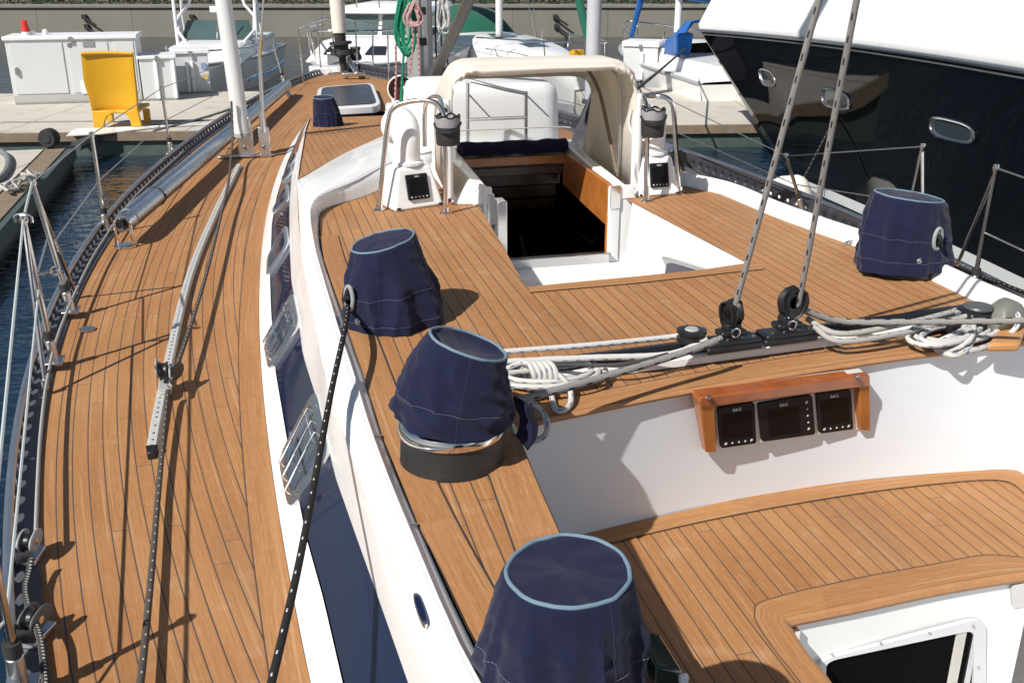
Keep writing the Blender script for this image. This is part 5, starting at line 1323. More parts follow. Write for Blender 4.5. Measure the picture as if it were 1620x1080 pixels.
dk=empty('main_pontoon',(-2,15.5,DOCK-.5),'beige concrete pontoon walkway under the yellow chair and white cabinet','pontoon')
m=MB(); m.hexa(*slab(-22,-3.75,DOCK-.34,DOCK,lambda x:YN(x)+.14,YFAR)); m.build('walkway',PCONC,dk)
m=MB(); m.hexa(*slab(-22,-3.75,DOCK-.30,DOCK-.03,lambda x:YN(x)+.02,lambda x:YN(x)+.14)); m.build('fascia',GRNR,dk)
m=MB(); m.hexa(*slab(-22,-3.8,DOCK-.6,DOCK-.34,lambda x:YN(x)+.25,YFAR)); m.build('float',PFAS,dk)
m=MB(); m.hexa(*slab(-22,-3.75,DOCK-.10,DOCK+.012,lambda x:YN(x)-.03,lambda x:YN(x)+.02)); m.build('edge_timber',PTIM,dk)
m=MB()
for x in (-9.3,-7.2,-5.3): m.hexa(*[[ (px_,py_,pz_+.002) for px_,py_,pz_ in q] for q in slab(x,x+1.3,DOCK,DOCK+.006,lambda t:YN(t)+1.0,lambda t:YN(t)+1.08)])
m.build('drain_grate',M('grate_grey',(.25,.26,.24),.7),dk)
dk2=empty('main_pontoon',(6,15.5,DOCK-.5),'beige concrete pontoon walkway on the right, reaching from the spray hood to the black hull','pontoon')
for a_,b_,z0_,z1_,yn_,yf_,nm_,mt_ in ((1.1,18,DOCK-.34,DOCK,lambda x:YN(x)+.14,YFAR,'walkway',PCONC),(1.1,18,DOCK-.30,DOCK-.03,lambda x:YN(x)+.02,lambda x:YN(x)+.14,'fascia',GRNR),(1.15,18,DOCK-.6,DOCK-.34,lambda x:YN(x)+.25,YFAR,'float',PFAS),(1.1,18,DOCK-.10,DOCK+.012,lambda x:YN(x)-.03,lambda x:YN(x)+.02,'edge_timber',PTIM)):
    m=MB(); m.hexa(*slab(a_,b_,z0_,z1_,yn_,yf_)); m.build(nm_,mt_,dk2)
# finger pontoon on the port side
fg=empty('finger_pontoon',U(40,260,DOCK),'narrow beige finger pontoon with timber edge left of the yacht','pontoon')
e0,e1=U(116,228,DOCK),U(0,358,DOCK); dv=(e1-e0).normalized(); sv=Vector((dv.y,-dv.x,0)); sv=sv if sv.x<0 else -sv
def fq(a,b,c,d,z0,z1): # along a..b, across c..d
    P=[e0+dv*a+sv*c,e0+dv*b+sv*c,e0+dv*b+sv*d,e0+dv*a+sv*d]; return [Vector((p.x,p.y,z0)) for p in P],[Vector((p.x,p.y,z1)) for p in P]
m=MB(); m.hexa(*fq(.3,12,.30,1.9,DOCK-.3,DOCK+.0)); m.build('walkway',PCONC,fg)
m=MB(); m.hexa(*fq(.0,12,.07,.30,DOCK-.25,DOCK-.015)); m.build('edge_timber',PTIM,fg)
m=MB(); m.hexa(*fq(-.1,12,.0,.07,DOCK-.2,DOCK-.03)); m.build('rubbing_strip',GRNR,fg)
m=MB(); m.hexa(*fq(-.1,12,.05,1.8,DOCK-.62,DOCK-.25)); m.build('float',PFAS,fg)
m=MB(); a,b=U(345,192,DOCK),U(148,214,DOCK); c_=U(112,228,DOCK)
m.prism([U(118,205,DOCK+.010),U(350,196,DOCK+.010),U(250,202,DOCK+.010),U(160,213,DOCK+.010),U(105,216,DOCK+.010)],Vector((0,0,.012))); m.build('gusset_plate',GEL,fg)
m=MB(); g0=U(350,200,DOCK-.12); m.tube(catmull([U(352,196,DOCK-.06),U(250,204,DOCK-.06),U(165,216,DOCK-.06),U(120,232,DOCK-.06)],5),.07,8); m.build('edge_bumper',GRNR,fg)
m=MB(); p=U(79,226,DOCK+.05); m.lathe([(.10,-.09),(.115,-.05),(.115,.05),(.10,.09)],p+Vector((0,0,.06)),20,R=Matrix.Rotation(math.pi/2,3,'X')); m.lathe([(.05,-.1),(.05,.1)],p+Vector((0,0,.06)),12,R=Matrix.Rotation(math.pi/2,3,'X')); m.build('corner_roller',BLACKM,fg)
rope('coil of grey shade hose lying on the finger pontoon at left photo edge',[U(-30,290,DOCK+.03),U(0,282,DOCK+.03),U(13,262,DOCK+.03),U(10,246,DOCK+.03),U(-8,236,DOCK+.03),U(-40,232,DOCK+.03)],.035,M('grey_hose',(.16,.17,.175),.6),'hose',name='hose')
ch=[]; random.seed(8)
for i in range(26):
    t=i/25; p=U(8+50*t,305-28*t,DOCK+.02); ch.append(p+Vector((.07*math.sin(i*2.4),.09*math.cos(i*2.4),.03*(i%3))))
rope('heap of grey rope zigzagging along the timber edge of the finger pontoon',ch,.016,rope_mat('dock_rope',(.40,.39,.36),(.2,.2,.2),.03,.4,2,.3),'rope',n=3)
# starboard side pontoons
m=MB(); sp_=empty('side_pontoon',(4.2,4.5,DOCK-.5),'short pontoon with pale planks between our starboard rail and the black hull','pontoon')
m.hexa([(2.75,1.0,-1.1),(3.35,1.0,-1.1),(3.2,6.1,-1.1),(2.65,6.1,-1.1)],[(2.75,1.0,DOCK),(3.35,1.0,DOCK),(3.2,6.1,DOCK),(2.65,6.1,DOCK)]); m.build('walkway',PCONC,sp_)
m=MB(); m.box((3.0,4.6,DOCK+.012),(.42,1.2,.02)); m.build('pale_planks',M('pale_teak',(.42,.33,.22),.7,nscale=12,namp=.2),sp_)
fdr=empty('fender',(2.95,8.6,WATER-.1),'white round fender floating between the two hulls','fender')
m=MB(); fp_=U(1243,322,-.98); m.lathe([(.0,-.30),(.10,-.29),(.2,-.23),(.27,-.12),(.29,.0),(.27,.12),(.2,.22),(.10,.29),(.06,.32),(0,.33)],fp_,22,R=Matrix.Rotation(.5,3,'Y')); m.build('body',M('fender_vinyl',(.75,.73,.68),.35,nscale=5,namp=.08),fdr)
m=MB(); m.tube([fp_+Vector((.17,0,.28)),fp_+Vector((.5,.2,.9))],.012,6); m.build('lanyard',R_BLK,fdr)
# ---------------- things on the main pontoon
ch_=empty('yellow_chair',U(185,204,DOCK),'yellow moulded plastic chair seen from behind on the pontoon','chair')
YEL=M('yellow_plastic',(.62,.33,.012),.38,nscale=2.5,namp=.07,bump=.05,bscale=70)
cy=U(185,204,DOCK).y
def cp_(x,y,dy=0): return UY(x,y,cy+dy)
m=MB(); rows=[]
prof=[(.0,(128,210),86,-.06),(.06,(128,210.5),84.5,-.02),(.25,(130,212),104,-.0),(.5,(133,215),130,.02),(.75,(140,217),152,.04),(.92,(144,218),169,.05),(1,(146,218),176,.07)]
rows=[]
for t,(xa,xb),yy,dy in prof:
    r=[]
    for k in range(11):
        u=k/10; r.append(cp_(xa+(xb-xa)*u,yy+ (1.2*(2*u-1)**2),dy-.0+.10*(1-(2*u-1)**2)*(.4+.6*t)))
    rows.append(r)
rows=smooth_rows(rows,3); m.grid(rows); m.build('backrest',YEL,ch_,smooth=60,solid=.035,bevel=.008)
for xs in ((146,145,165,163,166,172),):
    pass
def leg(pl): 
    m=MB(); m.prism([cp_(x,y,.03) for x,y in pl],Vector((0,.05,0))); return m.build('leg',YEL,ch_,bevel=.01)
leg([(145,176),(148,203),(164,203),(165.5,192),(169,184),(176,180),(182,179),(182,175)]); leg([(218,175),(224,200),(208,201),(205,190),(201,183),(194,180),(182,179),(182,175)])
m=MB(); a=cp_(146,180,.08); b=cp_(218,180,.08); 
m.hexa([a,b,b+Vector((.0,.52,.03)),a+Vector((0,.52,.03))],[a+zz*.04,b+zz*.04,b+Vector((0,.52,.08)),a+Vector((0,.52,.08))]); m.build('seat',YEL,ch_,bevel=.015)
for x in (a.x+.05,b.x-.05):
    m=MB(); m.box((x,a.y+.48,(a.z+DOCK)/2),(.09,.06,a.z-DOCK)); m.build('leg',YEL,ch_,bevel=.01)
CABM=M('cabinet_grey_white',(.60,.61,.62),.4,nscale=2,namp=.05)
CABW=M('cabinet_white',(.76,.77,.77),.35,nscale=2,namp=.04)
def dockbox(name,label,fl,fr,hgt,dep,cat='cabinet',lid=.06,ov=.03,body=None):
    """fl, fr: front bottom corners on the deck"""
    o=empty(name,(fl+fr)/2,label,cat); ex=(fr-fl).normalized(); eyv=Vector((-ex.y,ex.x,0)); 
    m=MB(); m.hexa([fl,fr,fr+eyv*dep,fl+eyv*dep],[p+zz*(hgt-lid) for p in (fl,fr,fr+eyv*dep,fl+eyv*dep)]); m.build('body',body or CABM,o,bevel=.01)
    m=MB(); q=[fl-ex*ov-eyv*ov,fr+ex*ov-eyv*ov,fr+ex*ov+eyv*(dep+ov),fl-ex*ov+eyv*(dep+ov)]; m.hexa([p+zz*(hgt-lid) for p in q],[p+zz*hgt for p in q]); m.build('lid',CABW,o,bevel=.012)
    wd=(fr-fl).length; an=rotz(math.atan2(ex.y,ex.x))
    m=MB(); m.box(fl+ex*wd*.5+zz*(hgt-lid*.9)-eyv*(ov+.012),(.06,.02,.09),an); m.build('latch',STEEL2,o,bevel=.004)
    m=MB(); m.box(fl+ex*wd*.5+zz*.02-eyv*.012,(wd*.98,.012,.03),an); m.build('base_strip',M('strip_grey',(.28,.28,.27),.6,nscale=8,namp=.2),o)
    return o,ex,eyv
fl,fr=U(24,166,DOCK),U(226,160,DOCK); wdt=(fr-fl).length
cbx,ex,ey_=dockbox('utility_cabinet','large white utility cabinet with locked doors behind the yellow chair',fl,fr,1.03,.75)
def face_panel(u0,u1,z0,z1,nm,mat,t=.012,par=None,off=0):
    m=MB(); a=fl+ex*(u0*wdt)-ey_*off; b=fl+ex*(u1*wdt)-ey_*off; m.prism([a+zz*z0,b+zz*z0,b+zz*z1,a+zz*z1],-ey_*t); return m.build(nm,mat,par or cbx,bevel=.003)
face_panel(0,1,.02,.14,'plinth',M('plinth_grey',(.42,.42,.40),.6,nscale=6,namp=.1),.006)
d1=face_panel(.03,.43,.16,.93,'door',CABM,.014); face_panel(.47,.78,.16,.93,'door',CABM,.012); face_panel(.83,.98,.16,.93,'door',CABM,.012)
m=MB(); p=fl+ex*(.055*wdt)+zz*.52-ey_*.03; m.box(p,(.04,.05,.12),rotz(math.atan2(ex.y,ex.x))); m.build('handle',STEEL2,d1,bevel=.006)
face_panel(.53,.575,.14,.34,'louvre',CABW,.01,off=.012); face_panel(.59,.63,.14,.34,'louvre',CABW,.01,off=.012)
face_panel(.47,.50,.86,.92,'outlet',M('dark_beige',(.2,.18,.14),.6),.012,off=.012); face_panel(.59,.68,.86,.94,'nameplate',M('grey_plate',(.25,.26,.28),.5),.012,off=.012)
rb=empty('red_beacon',fl+ex*(.14*wdt)+ey_*.3+zz*1.03,'small red bottle shaped beacon on top of the utility cabinet','beacon'); p=rb.location
REDP=M('red_plastic',(.60,.03,.015),.35)
m=MB(); m.lathe([(.055,.05),(.065,.06),(.055,.12),(.045,.16),(.05,.20),(.03,.22),(0,.225)],p,16); m.build('lens',REDP,rb); m=MB(); m.lathe([(.06,0),(.06,.05)],p,14); m.build('base',CABW,rb)
for k,u in enumerate((.18,.285)):
    q=fl+ex*(u*wdt)+ey_*.35+zz*1.03; m=MB(); m.lathe([(.04,0),(.045,.05),(.03,.08),(0,.085)],q,12); tag(m.build('roof_vent',CABW),['small white roof vent beside the red beacon on the cabinet','small white roof vent standing alone mid cabinet roof'][k],'vent')
fl2,fr2=U(228,160,DOCK),U(283,158,DOCK)
o2,e2,n2=dockbox('dock_locker','grey white dock locker with a ribbed front beside the utility cabinet',fl2,fr2,.70,.62,'locker',.05)
m=MB(); 
for u in (.45,.95): m.box(fl2+e2*((fr2-fl2).length*u)+zz*.33-n2*.02,(.05,.05,.6),rotz(0))
m.build('rib',CABW,o2,bevel=.008)
fl3,fr3=U(272,152,DOCK)+Vector((0,.25,0)),U(328,150,DOCK)+Vector((0,.25,0))
o3,e3,n3=dockbox('dock_locker','white dock locker with stickers standing nearest the shroud tube',fl3,fr3,.72,.6,'locker',.07)
m=MB(); m.box(fl3+e3*.22+zz*.28-n3*.03,(.05,.05,.5)); m.box(fl3+e3*.30+zz*.28-n3*.03,(.05,.05,.5)); m.build('rib',CABW,o3,bevel=.008)
m=MB(); m.box(fr3-e3*.08+zz*.45-n3*.012,(.09,.01,.10)); m.build('sticker',M('blue_sticker',(.18,.25,.42),.5),o3); m=MB(); m.box(fr3-e3*.07+zz*.27-n3*.012,(.10,.01,.09)); m.build('notice',M('yellow_notice',(.45,.35,.12),.6),o3)
fl4,fr4=U(985,128,DOCK),U(1038,130,DOCK)
o4,e4,n4=dockbox('dock_locker','white dock locker behind the starboard edge of the spray hood',fl4,fr4,.72,.6,'locker',.1)
m=MB(); m.box(fl4+e4*.35+zz*.28-n4*.03,(.06,.05,.5)); m.build('rib',CABW,o4,bevel=.008)
m=MB(); pb=U(1038,131,DOCK); m.box(pb+Vector((.35,.3,.03)),(.7,.4,.06),taper=.9); m.tube(catmull([pb+Vector((.2+.12*math.cos(a),.1+.12*math.sin(a),.08)) for a in [k*.7 for k in range(20)]],3),.025,6); tag(m.build('blue_rope_heap',rope_mat('blue_line',(.03,.16,.42),(.02,.1,.3),.03,.4,2,.3)),'blue rope heap on a white pad beside the starboard dock locker','rope coil')
pp=UY(938,90,16.4); pil=empty('mooring_pile',Vector((pp.x,pp.y,-1.4)),'tall pale grey pontoon pile rising behind the spray hood','pile')
m=MB(); m.tube([Vector((pp.x,pp.y,-1.6)),Vector((pp.x,pp.y,0)),Vector((pp.x+.02,pp.y,5))],.115,20); m.build('shaft',M('pile_grey',(.46,.47,.50),.5,nscale=3,namp=.12),pil)
m=MB(); m.lathe([(.16,0),(.16,.06),(.13,.08)],Vector((pp.x,pp.y,DOCK)),18); m.build('collar',STEEL2,pil)
# ---------------- other boats
BW=M('boat_white',(.80,.80,.79),.25,nscale=1.2,namp=.03,coat=.3)
TGL=M('tinted_windscreen',(.05,.085,.085),.06,coat=.5,nscale=1.0,namp=.3)
DGL=M('dark_hatch_glass',(.02,.022,.03),.1)
BLUC=canvas('blue_canvas',(.012,.085,.30),(.02,.13,.40),bump=.4,scale=200)
GRNC=canvas('green_canvas',(.010,.085,.055),(.016,.12,.078),bump=.4,scale=200)
def boat_frame(bow,heading,scale=1.0,zs=None):
    """bow point on the water; heading = direction the bow points"""
    h=Vector(heading).normalized(); r=Vector((h.y,-h.x,0)); b=Vector((bow[0],bow[1],BOATZ))
    k=scale; kz=zs or scale
    return lambda u,v,z:b-h*(v*k)+r*(u*k)+Vector((0,0,z*kz))      # u to its starboard, v aft from the bow, z over water
def boat_hull(o,f,L,B,fb,fs,stripe=None,flare=.12):
    n=16; rows=[];dk_=[]
    for i in range(n+1):
        t=i/n; v=L*t; hb=B/2*math.sin(min(1,t*1.5+.02)*math.pi/2)**.75; sz=fb+(fs-fb)*t**.7; k=max(.05,1-flare-(.55*(1-t)**3)); vo=.38*fb*(1-t)**4
        rows.append([f(-hb*k*.9,v+vo*1.5+.2*(1-t),-.2),f(-hb*k,v+vo,.12),f(-hb*(k+.5*(1-k)),v+vo*.5,sz*.55),f(-hb,v,sz),f(-hb*.94,v+.02,sz+.06)]); 
        dk_.append((hb,v,sz))
    m=MB(); m.grid(rows)
    m.grid([[ (lambda p:p)(f(hb*k/abs(k) if False else 0,0,0)) for k in (1,)] for hb in ()] or [[f(0,0,0),f(0,0,0.001)]]*1) if False else None
    rows2=[]
    for i in range(n+1):
        t=i/n; v=L*t; hb,_,sz=dk_[i]; k=max(.05,1-flare-(.55*(1-t)**3)); vo=.38*fb*(1-t)**4
        rows2.append([f(hb*k*.9,v+vo*1.5+.2*(1-t),-.2),f(hb*k,v+vo,.12),f(hb*(k+.5*(1-k)),v+vo*.5,sz*.55),f(hb,v,sz),f(hb*.94,v+.02,sz+.06)])
    m.grid(rows2); m.grid([[f(-hb*.94,v+.02,sz+.055),f(0,v+.02,sz+.10),f(hb*.94,v+.02,sz+.055)] for hb,v,sz in dk_])
    m.poly([rows[-1][0],rows[-1][3],rows2[-1][3],rows2[-1][0]])
    h=m.build('hull',BW,o,smooth=50)
    if stripe:
        m=MB()
        for R_,sg in ((rows,-1),(rows2,1)):
            m.grid([[p[2].lerp(p[3],.30)+(p[2]-f(0,0,0)).normalized()*0+ (f(sg*.006,0,0)-f(0,0,0)),p[2].lerp(p[3],.62)+(f(sg*.006,0,0)-f(0,0,0))] for p in R_])
        m.build('stripe',stripe,h)
    m=MB(); m.tube([f(-hb*1.0,v,sz+.03) for hb,v,sz in dk_],.03,6); m.tube([f(hb,v,sz+.03) for hb,v,sz in dk_],.03,6); m.build('rub_rail',M('rub_rail_grey',(.35,.36,.37),.5),h)
    return h
def frustum(o,f,name,mat,u0,v0,v1,z0,z1,iu,if_,ib,par=None,bevel=.04):
    """cabin block: half width u0, from v0 to v1, insets at the top"""
    m=MB(); m.hexa([f(-u0,v0,z0),f(u0,v0,z0),f(u0,v1,z0),f(-u0,v1,z0)],[f(-u0+iu,v0+if_,z1),f(u0-iu,v0+if_,z1),f(u0-iu,v1-ib,z1),f(-u0+iu,v1-ib,z1)])
    return m.build(name,mat,par or o,bevel=bevel)
def pane_on(o,f,pts,mat=TGL,name='window',t=.01):
    pts=[f(*p) for p in pts]; n=(pts[1]-pts[0]).cross(pts[2]-pts[0]).normalized()
    if n.dot(Vector((0,0,CAMZ))-pts[0])<0: n=-n
    m=MB(); m.prism([p+n*.004 for p in pts],n*t); return m.build(name,mat,o)
def rails(o,f,pts,posts,name='bow_rail',r=.016):
    m=MB(); m.tube(catmull([f(*p) for p in pts],5),r,8)
    for a,b in posts: m.tube([f(*a),f(*b)],r*.85,6)
    return m.build(name,STEEL,o)
def mirror(f): return lambda u,v,z:f(-u,v,z)
# central cruiser, bow to us
f=boat_frame((-2.62,15.3),(-.10,-1,0),.80); o=empty('motor_cruiser',f(0,2,0),'white motor cruiser with tinted windscreen moored beyond our bow, facing us','motor boat')
boat_hull(o,f,8.5,3.1,1.42,1.22,M('navy_stripe',(.02,.03,.07),.4))
frustum(o,f,'trunk_cabin',BW,1.05,1.6,4.2,1.38,1.74,.16,.9,0)
wc_=frustum(o,f,'wheelhouse',BW,1.12,3.6,7.2,1.3,2.24,.22,.55,.1)
pane_on(o,f,[(-.96,3.86,1.76),(-.05,3.86,1.76),(-.05,4.06,2.16),(-.88,4.06,2.16)],par if False else TGL,'windscreen'); pane_on(o,f,[(.05,3.86,1.76),(.96,3.86,1.76),(.88,4.06,2.16),(.05,4.06,2.16)],TGL,'windscreen')
pane_on(o,f,[(1.07,4.0,1.72),(1.02,6.6,1.72),(.93,6.4,2.12),(.95,4.3,2.12)],TGL,'side_window'); pane_on(o,f,[(-1.07,4.0,1.72),(-1.02,6.6,1.72),(-.93,6.4,2.12),(-.95,4.3,2.12)],TGL,'side_window')
frustum(o,f,'cabin_roof',BW,1.10,3.85,7.6,2.2,2.32,.12,.15,.1,bevel=.03)
for a in (-.55,.30): pane_on(o,f,[(a,1.9,1.51),(a+.42,1.9,1.51),(a+.36,2.25,1.64),(a+.04,2.25,1.64)],DGL,'deck_hatch')
rails(o,f,[(-1.4,4.2,1.95),(-1.1,2.2,2.02),(-.6,.7,2.06),(0,.05,2.1),(.6,.7,2.06),(1.1,2.2,2.02),(1.4,4.2,1.95)],[((-1.05,2.2,1.4),(-1.1,2.2,2.0)),((-.55,.8,1.45),(-.6,.7,2.05)),((.55,.8,1.45),(.6,.7,2.05)),((1.05,2.2,1.4),(1.1,2.2,2.0)),((0,.2,1.5),(0,.05,2.1))])
rails(o,f,[(-1.0,4.2,2.35),(-.98,4.1,2.6),(-.6,3.95,2.62),(.6,3.95,2.62),(.98,4.1,2.6),(1.0,4.2,2.35)],[((-.5,4.0,2.3),(-.5,3.95,2.62)),((.5,4,2.3),(.5,3.95,2.62)),((-1.0,6,2.3),(-1.0,6,2.62)),((0,4,2.3),(0,3.95,2.62))],'roof_rail')
rails(o,f,[(-1.05,4.6,1.2),(-1.35,4.3,2.2),(-1.5,4.2,3.4)],[((-1.2,5.2,1.2),(-1.42,5.0,3.4)),((-1.3,4.5,1.9),(-1.3,5.1,1.9)),((-1.33,4.4,2.3),(-1.36,5.1,2.3)),((-1.4,4.3,2.7),(-1.4,5.0,2.7))],'ladder_rail')
m=MB(); m.box(f(0,.45,1.58),(.28,.5,.2)); m.tube([f(-.1,.2,1.55),f(.05,-.35,1.47),f(.18,-.3,1.3)],.035,8); m.build('anchor_roller',STEEL2,o,bevel=.02)
m=MB(); m.box(f(.15,.95,1.6),(.22,.3,.25)); m.lathe([(.08,0),(.1,.05),(.06,.12),(.09,.2)],f(-.2,.9,1.5),12); m.build('windlass',BLACK,o,bevel=.02)
# left cruiser
f=boat_frame((-5.75,18.6),(.10,-1,0),.80,.70); o=empty('sport_cruiser',f(0,2,0),'white sport cruiser with steel targa tower moored behind the lockers','motor boat')
boat_hull(o,f,7.5,2.6,1.20,1.05)
frustum(o,f,'foredeck_cabin',BW,1.0,.9,4.2,1.15,1.54,.2,1.0,0)
pane_on(o,f,[(-.92,3.9,1.56),(-.02,3.75,1.56),(-.02,4.1,2.06),(-.78,4.2,2.06)],TGL,'windscreen'); pane_on(o,f,[(.02,3.75,1.56),(.92,3.9,1.56),(.78,4.2,2.06),(.02,4.1,2.06)],TGL,'windscreen')
pane_on(o,f,[(.92,3.9,1.55),(1.0,5.6,1.55),(.85,5.4,1.95),(.78,4.2,2.06)],TGL,'side_window')
frustum(o,f,'coaming',BW,1.1,4.0,7.2,1.1,1.5,.1,.1,0)
TW=M('white_tube',(.72,.74,.76),.3)
def tower(sg):
    m=MB(); q=mirror(f) if sg<0 else f
    m.tube([q(.98,3.7,1.0),q(1.0,3.8,2.0),q(1.02,3.9,3.4)],.035,8); m.tube([q(.55,3.2,1.3),q(.95,3.75,1.8),q(.95,4.0,2.2),q(.7,4.2,2.5),q(.55,4.3,3.2)],.03,8); m.tube([q(1.0,5.0,1.1),q(.98,4.6,2.3),q(.9,4.4,3.3)],.03,8); return m.build('tower_leg',TW,o)
tower(1); tower(-1)
m=MB(); m.box(f(0,4.2,2.38),(.3,.06,.12)); m.box(f(0,4.4,3.3),(1.7,.8,.06)); m.build('tower_top',TW,o)
m=MB(); m.tube([f(-.2,3.6,1.3),f(-.25,3.7,2.5)],.012,6); m.build('aerial',BLACK,o)
m=MB(); rr=[[f(-.75+.1*k,4.2+.1*math.sin(k),1.56+.16*math.sin(k*.55)**2) ,f(-.75+.1*k,4.6,1.5+.05*math.sin(k))] for k in range(9)]; m.grid(rr); m.build('blue_cover',BLUC,o,solid=.02)
rails(o,f,[(-1.15,3.2,1.45),(-.75,1.2,1.52),(0,.05,1.58),(.75,1.2,1.52),(1.15,3.2,1.45)],[((.7,1.3,1.05),(.75,1.2,1.5)),((-.7,1.3,1.05),(-.75,1.2,1.5)),((0,.2,1.1),(0,.05,1.55)),((1.1,3,.95),(1.14,3,1.45))])
m=MB(); m.lathe([(.0,0),(.09,.01),(.09,.03)],f(.62,1.1,.75),14,R=Matrix.Rotation(math.pi/2,3,'X')); m.build('porthole',DGL,o)
# green covered sailing boat
f=boat_frame((1.55,17.9),(.50,-1,0),.92,.72); o=empty('sailing_boat',f(0,3,0),'white sailing boat with green canvas dodger and green furled sail','sailing boat')
boat_hull(o,f,9.5,3.0,1.15,1.0)
m=MB(); rows=[]
for v,hw,hh_ in ((1.6,.3,.05),(2.2,.62,.24),(3.2,.85,.38),(4.6,.98,.46),(6.4,1.02,.5),(7.0,1.0,.48)):
    rows.append([f(-hw-.06,v,1.12),f(-hw,v,1.12+hh_*.8),f(-hw*.8,v,1.14+hh_),f(0,v,1.17+hh_),f(hw*.8,v,1.14+hh_),f(hw,v,1.12+hh_*.8),f(hw+.06,v,1.12)])
m.grid(smooth_rows(rows,3)); m.build('cabin_trunk',BW,o,smooth=50)
for v in (3.2,4.2,5.2): pane_on(o,f,[(-.93,v,1.22),(-.97,v+.55,1.24),(-.93,v+.5,1.42),(-.90,v+.05,1.40)],TGL,'cabin_window')
for v,u in ((2.6,-.25),(4.0,-.25)): pane_on(o,f,[(u,v,1.50+.03*v),(u+.5,v,1.50+.03*v),(u+.5,v+.5,1.54+.03*v),(u,v+.5,1.54+.03*v)],TGL,'deck_hatch')
m=MB(); rows=[]
for v,hw,zt in ((5.4,1.0,1.62),(5.7,1.05,2.0),(6.4,1.12,2.25),(7.6,1.18,2.28),(8.6,1.2,2.1),(9.0,1.2,1.6)):
    rows.append([f(-hw,v,1.25),f(-hw*.97,v,zt*.8),f(-hw*.7,v,zt*.98),f(0,v,zt*1.02),f(hw*.7,v,zt*.98),f(hw*.97,v,zt*.8),f(hw,v,1.25)])
m.grid(smooth_rows(rows,2)); m.build('green_dodger',GRNC,o,smooth=50)
m=MB(); m.tube([f(0,4.4,1.6),f(0,4.4,9)],.075,14); ms=m.build('mast',ALUW,o)
m=MB(); m.tube([f(0,4.5,2.7),f(0,6.4,2.75),f(0,8.4,2.75)],[.12,.17,.1],10); m.build('sail_cover',GRNC,ms)
m=MB(); m.tube([f(0,.35,1.45),f(0,.7,2.2),f(0,4.3,11)],[.045,.075,.05],10); m.build('furled_headsail',GRNC,o)
m=MB(); m.lathe([(.04,0),(.1,.02),(.1,.12),(.05,.14),(.05,.3)],f(0,.33,1.22),12); m.build('furler_drum',BLACK,o)
rails(o,f,[(-1.1,3.2,1.72),(-.6,1.2,1.78),(0,.0,1.82),(.6,1.2,1.78),(1.1,3.2,1.72)],[((-.55,1.2,1.15),(-.6,1.2,1.78)),((.55,1.2,1.15),(.6,1.2,1.78)),((-.2,.25,1.2),(-.15,.2,1.8)),((.2,.25,1.2),(.15,.2,1.8)),((-1.05,3.2,1.1),(-1.1,3.2,1.7)),((-1.35,5,1.1),(-1.4,5,1.7))],'pulpit',.014)
m=MB()
for u in (-1.2,1.2): m.tube([f(u,4.8,1.1),f(u*.1,4.4,9)],.008,5)
m.tube([f(-.9,4.2,1.1),f(0,4.4,6)],.008,5); m.build('shroud',R_WIRE,o)
m=MB(); m.box(f(.15,.7,1.52),(.22,.16,.12),rotz(.5)); m.tube([f(.15,.7,1.25),f(.15,.7,1.5)],.02,6); m.build('yellow_float',YEL,o,bevel=.03)
# right hand sailing boat with blue canvas
f=boat_frame((2.62,23.6),(-.22,.97,0),.80,.72)
o=empty('sailing_boat',f(0,3,0),'white sailing boat with blue sail cover and blue dodger beside the black hull','sailing boat')
f0=f
boat_hull(o,f,8.6,2.9,1.2,1.05)
m=MB(); rows=[]
for v,hw,hh_ in ((1.5,.3,.08),(2.2,.6,.25),(3.2,.85,.42),(4.4,.98,.5),(5.4,1.0,.5)):
    rows.append([f(-hw-.06,v,1.12),f(-hw,v,1.12+hh_*.8),f(-hw*.8,v,1.14+hh_),f(0,v,1.17+hh_),f(hw*.8,v,1.14+hh_),f(hw,v,1.12+hh_*.8),f(hw+.06,v,1.12)])
m.grid(smooth_rows(rows,3)); m.build('cabin_trunk',BW,o,smooth=50)
for v in (3.4,4.2):
    for sg in (-1,1): pane_on(o,f,[(sg*.93,v,1.2),(sg*.99,v+.6,1.2),(sg*.97,v+.55,1.48),(sg*.91,v+.05,1.46)],DGL,'cabin_window')
m=MB(); m.tube([f(0,3.6,1.6),f(0,3.6,10)],.07,12); ms=m.build('mast',ALUW,o)
m=MB(); m.tube([f(0,3.7,2.85),f(0,5.2,2.92),f(0,7.8,2.92)],[.15,.22,.14],10); m.build('sail_cover',BLUC,ms)
m=MB(); rows=[]
for v,zt in ((5.0,1.62),(5.35,2.05),(5.8,2.22),(6.3,2.22)): rows.append([f(-1.0,v,1.3),f(-.95,v,zt*.85),f(-.7,v,zt),f(0,v,zt*1.03),f(.7,v,zt),f(.95,v,zt*.85),f(1.0,v,1.3)])
m.grid(smooth_rows(rows,2),cond=lambda i,j:i>=4 or j in (0,5)); dd_=m.build('blue_dodger',BLUC,o,smooth=50,solid=.015)
m=MB(); m.tube([f(0,.2,1.4),f(0,.9,2.6),f(0,3.5,10)],[.05,.08,.05],8); m.build('furled_headsail',BLUC,o)
rails(o,f,[(-1.1,3.2,1.75),(-.6,1.2,1.8),(0,.0,1.85),(.6,1.2,1.8),(1.1,3.2,1.75)],[((-.55,1.2,1.15),(-.6,1.2,1.78)),((.55,1.2,1.15),(.6,1.2,1.78)),((-.2,.25,1.2),(-.15,.2,1.8)),((.2,.25,1.2),(.15,.2,1.8)),((1.05,3.2,1.1),(1.1,3.2,1.75))],'pulpit',.014)
frustum(o,f,'cockpit_coaming',BW,1.15,5.4,8.5,1.1,1.42,.1,.05,.05)
m=MB(); m.box(f(.2,8.3,1.5),(.5,.1,.22),rotz(-.6)); m.build('wood_panel',VARN,o)
ob_=empty('outboard_cover',UY(1080,88,18.5),'blue canvas bag over an outboard motor, beside the white locker','cover')
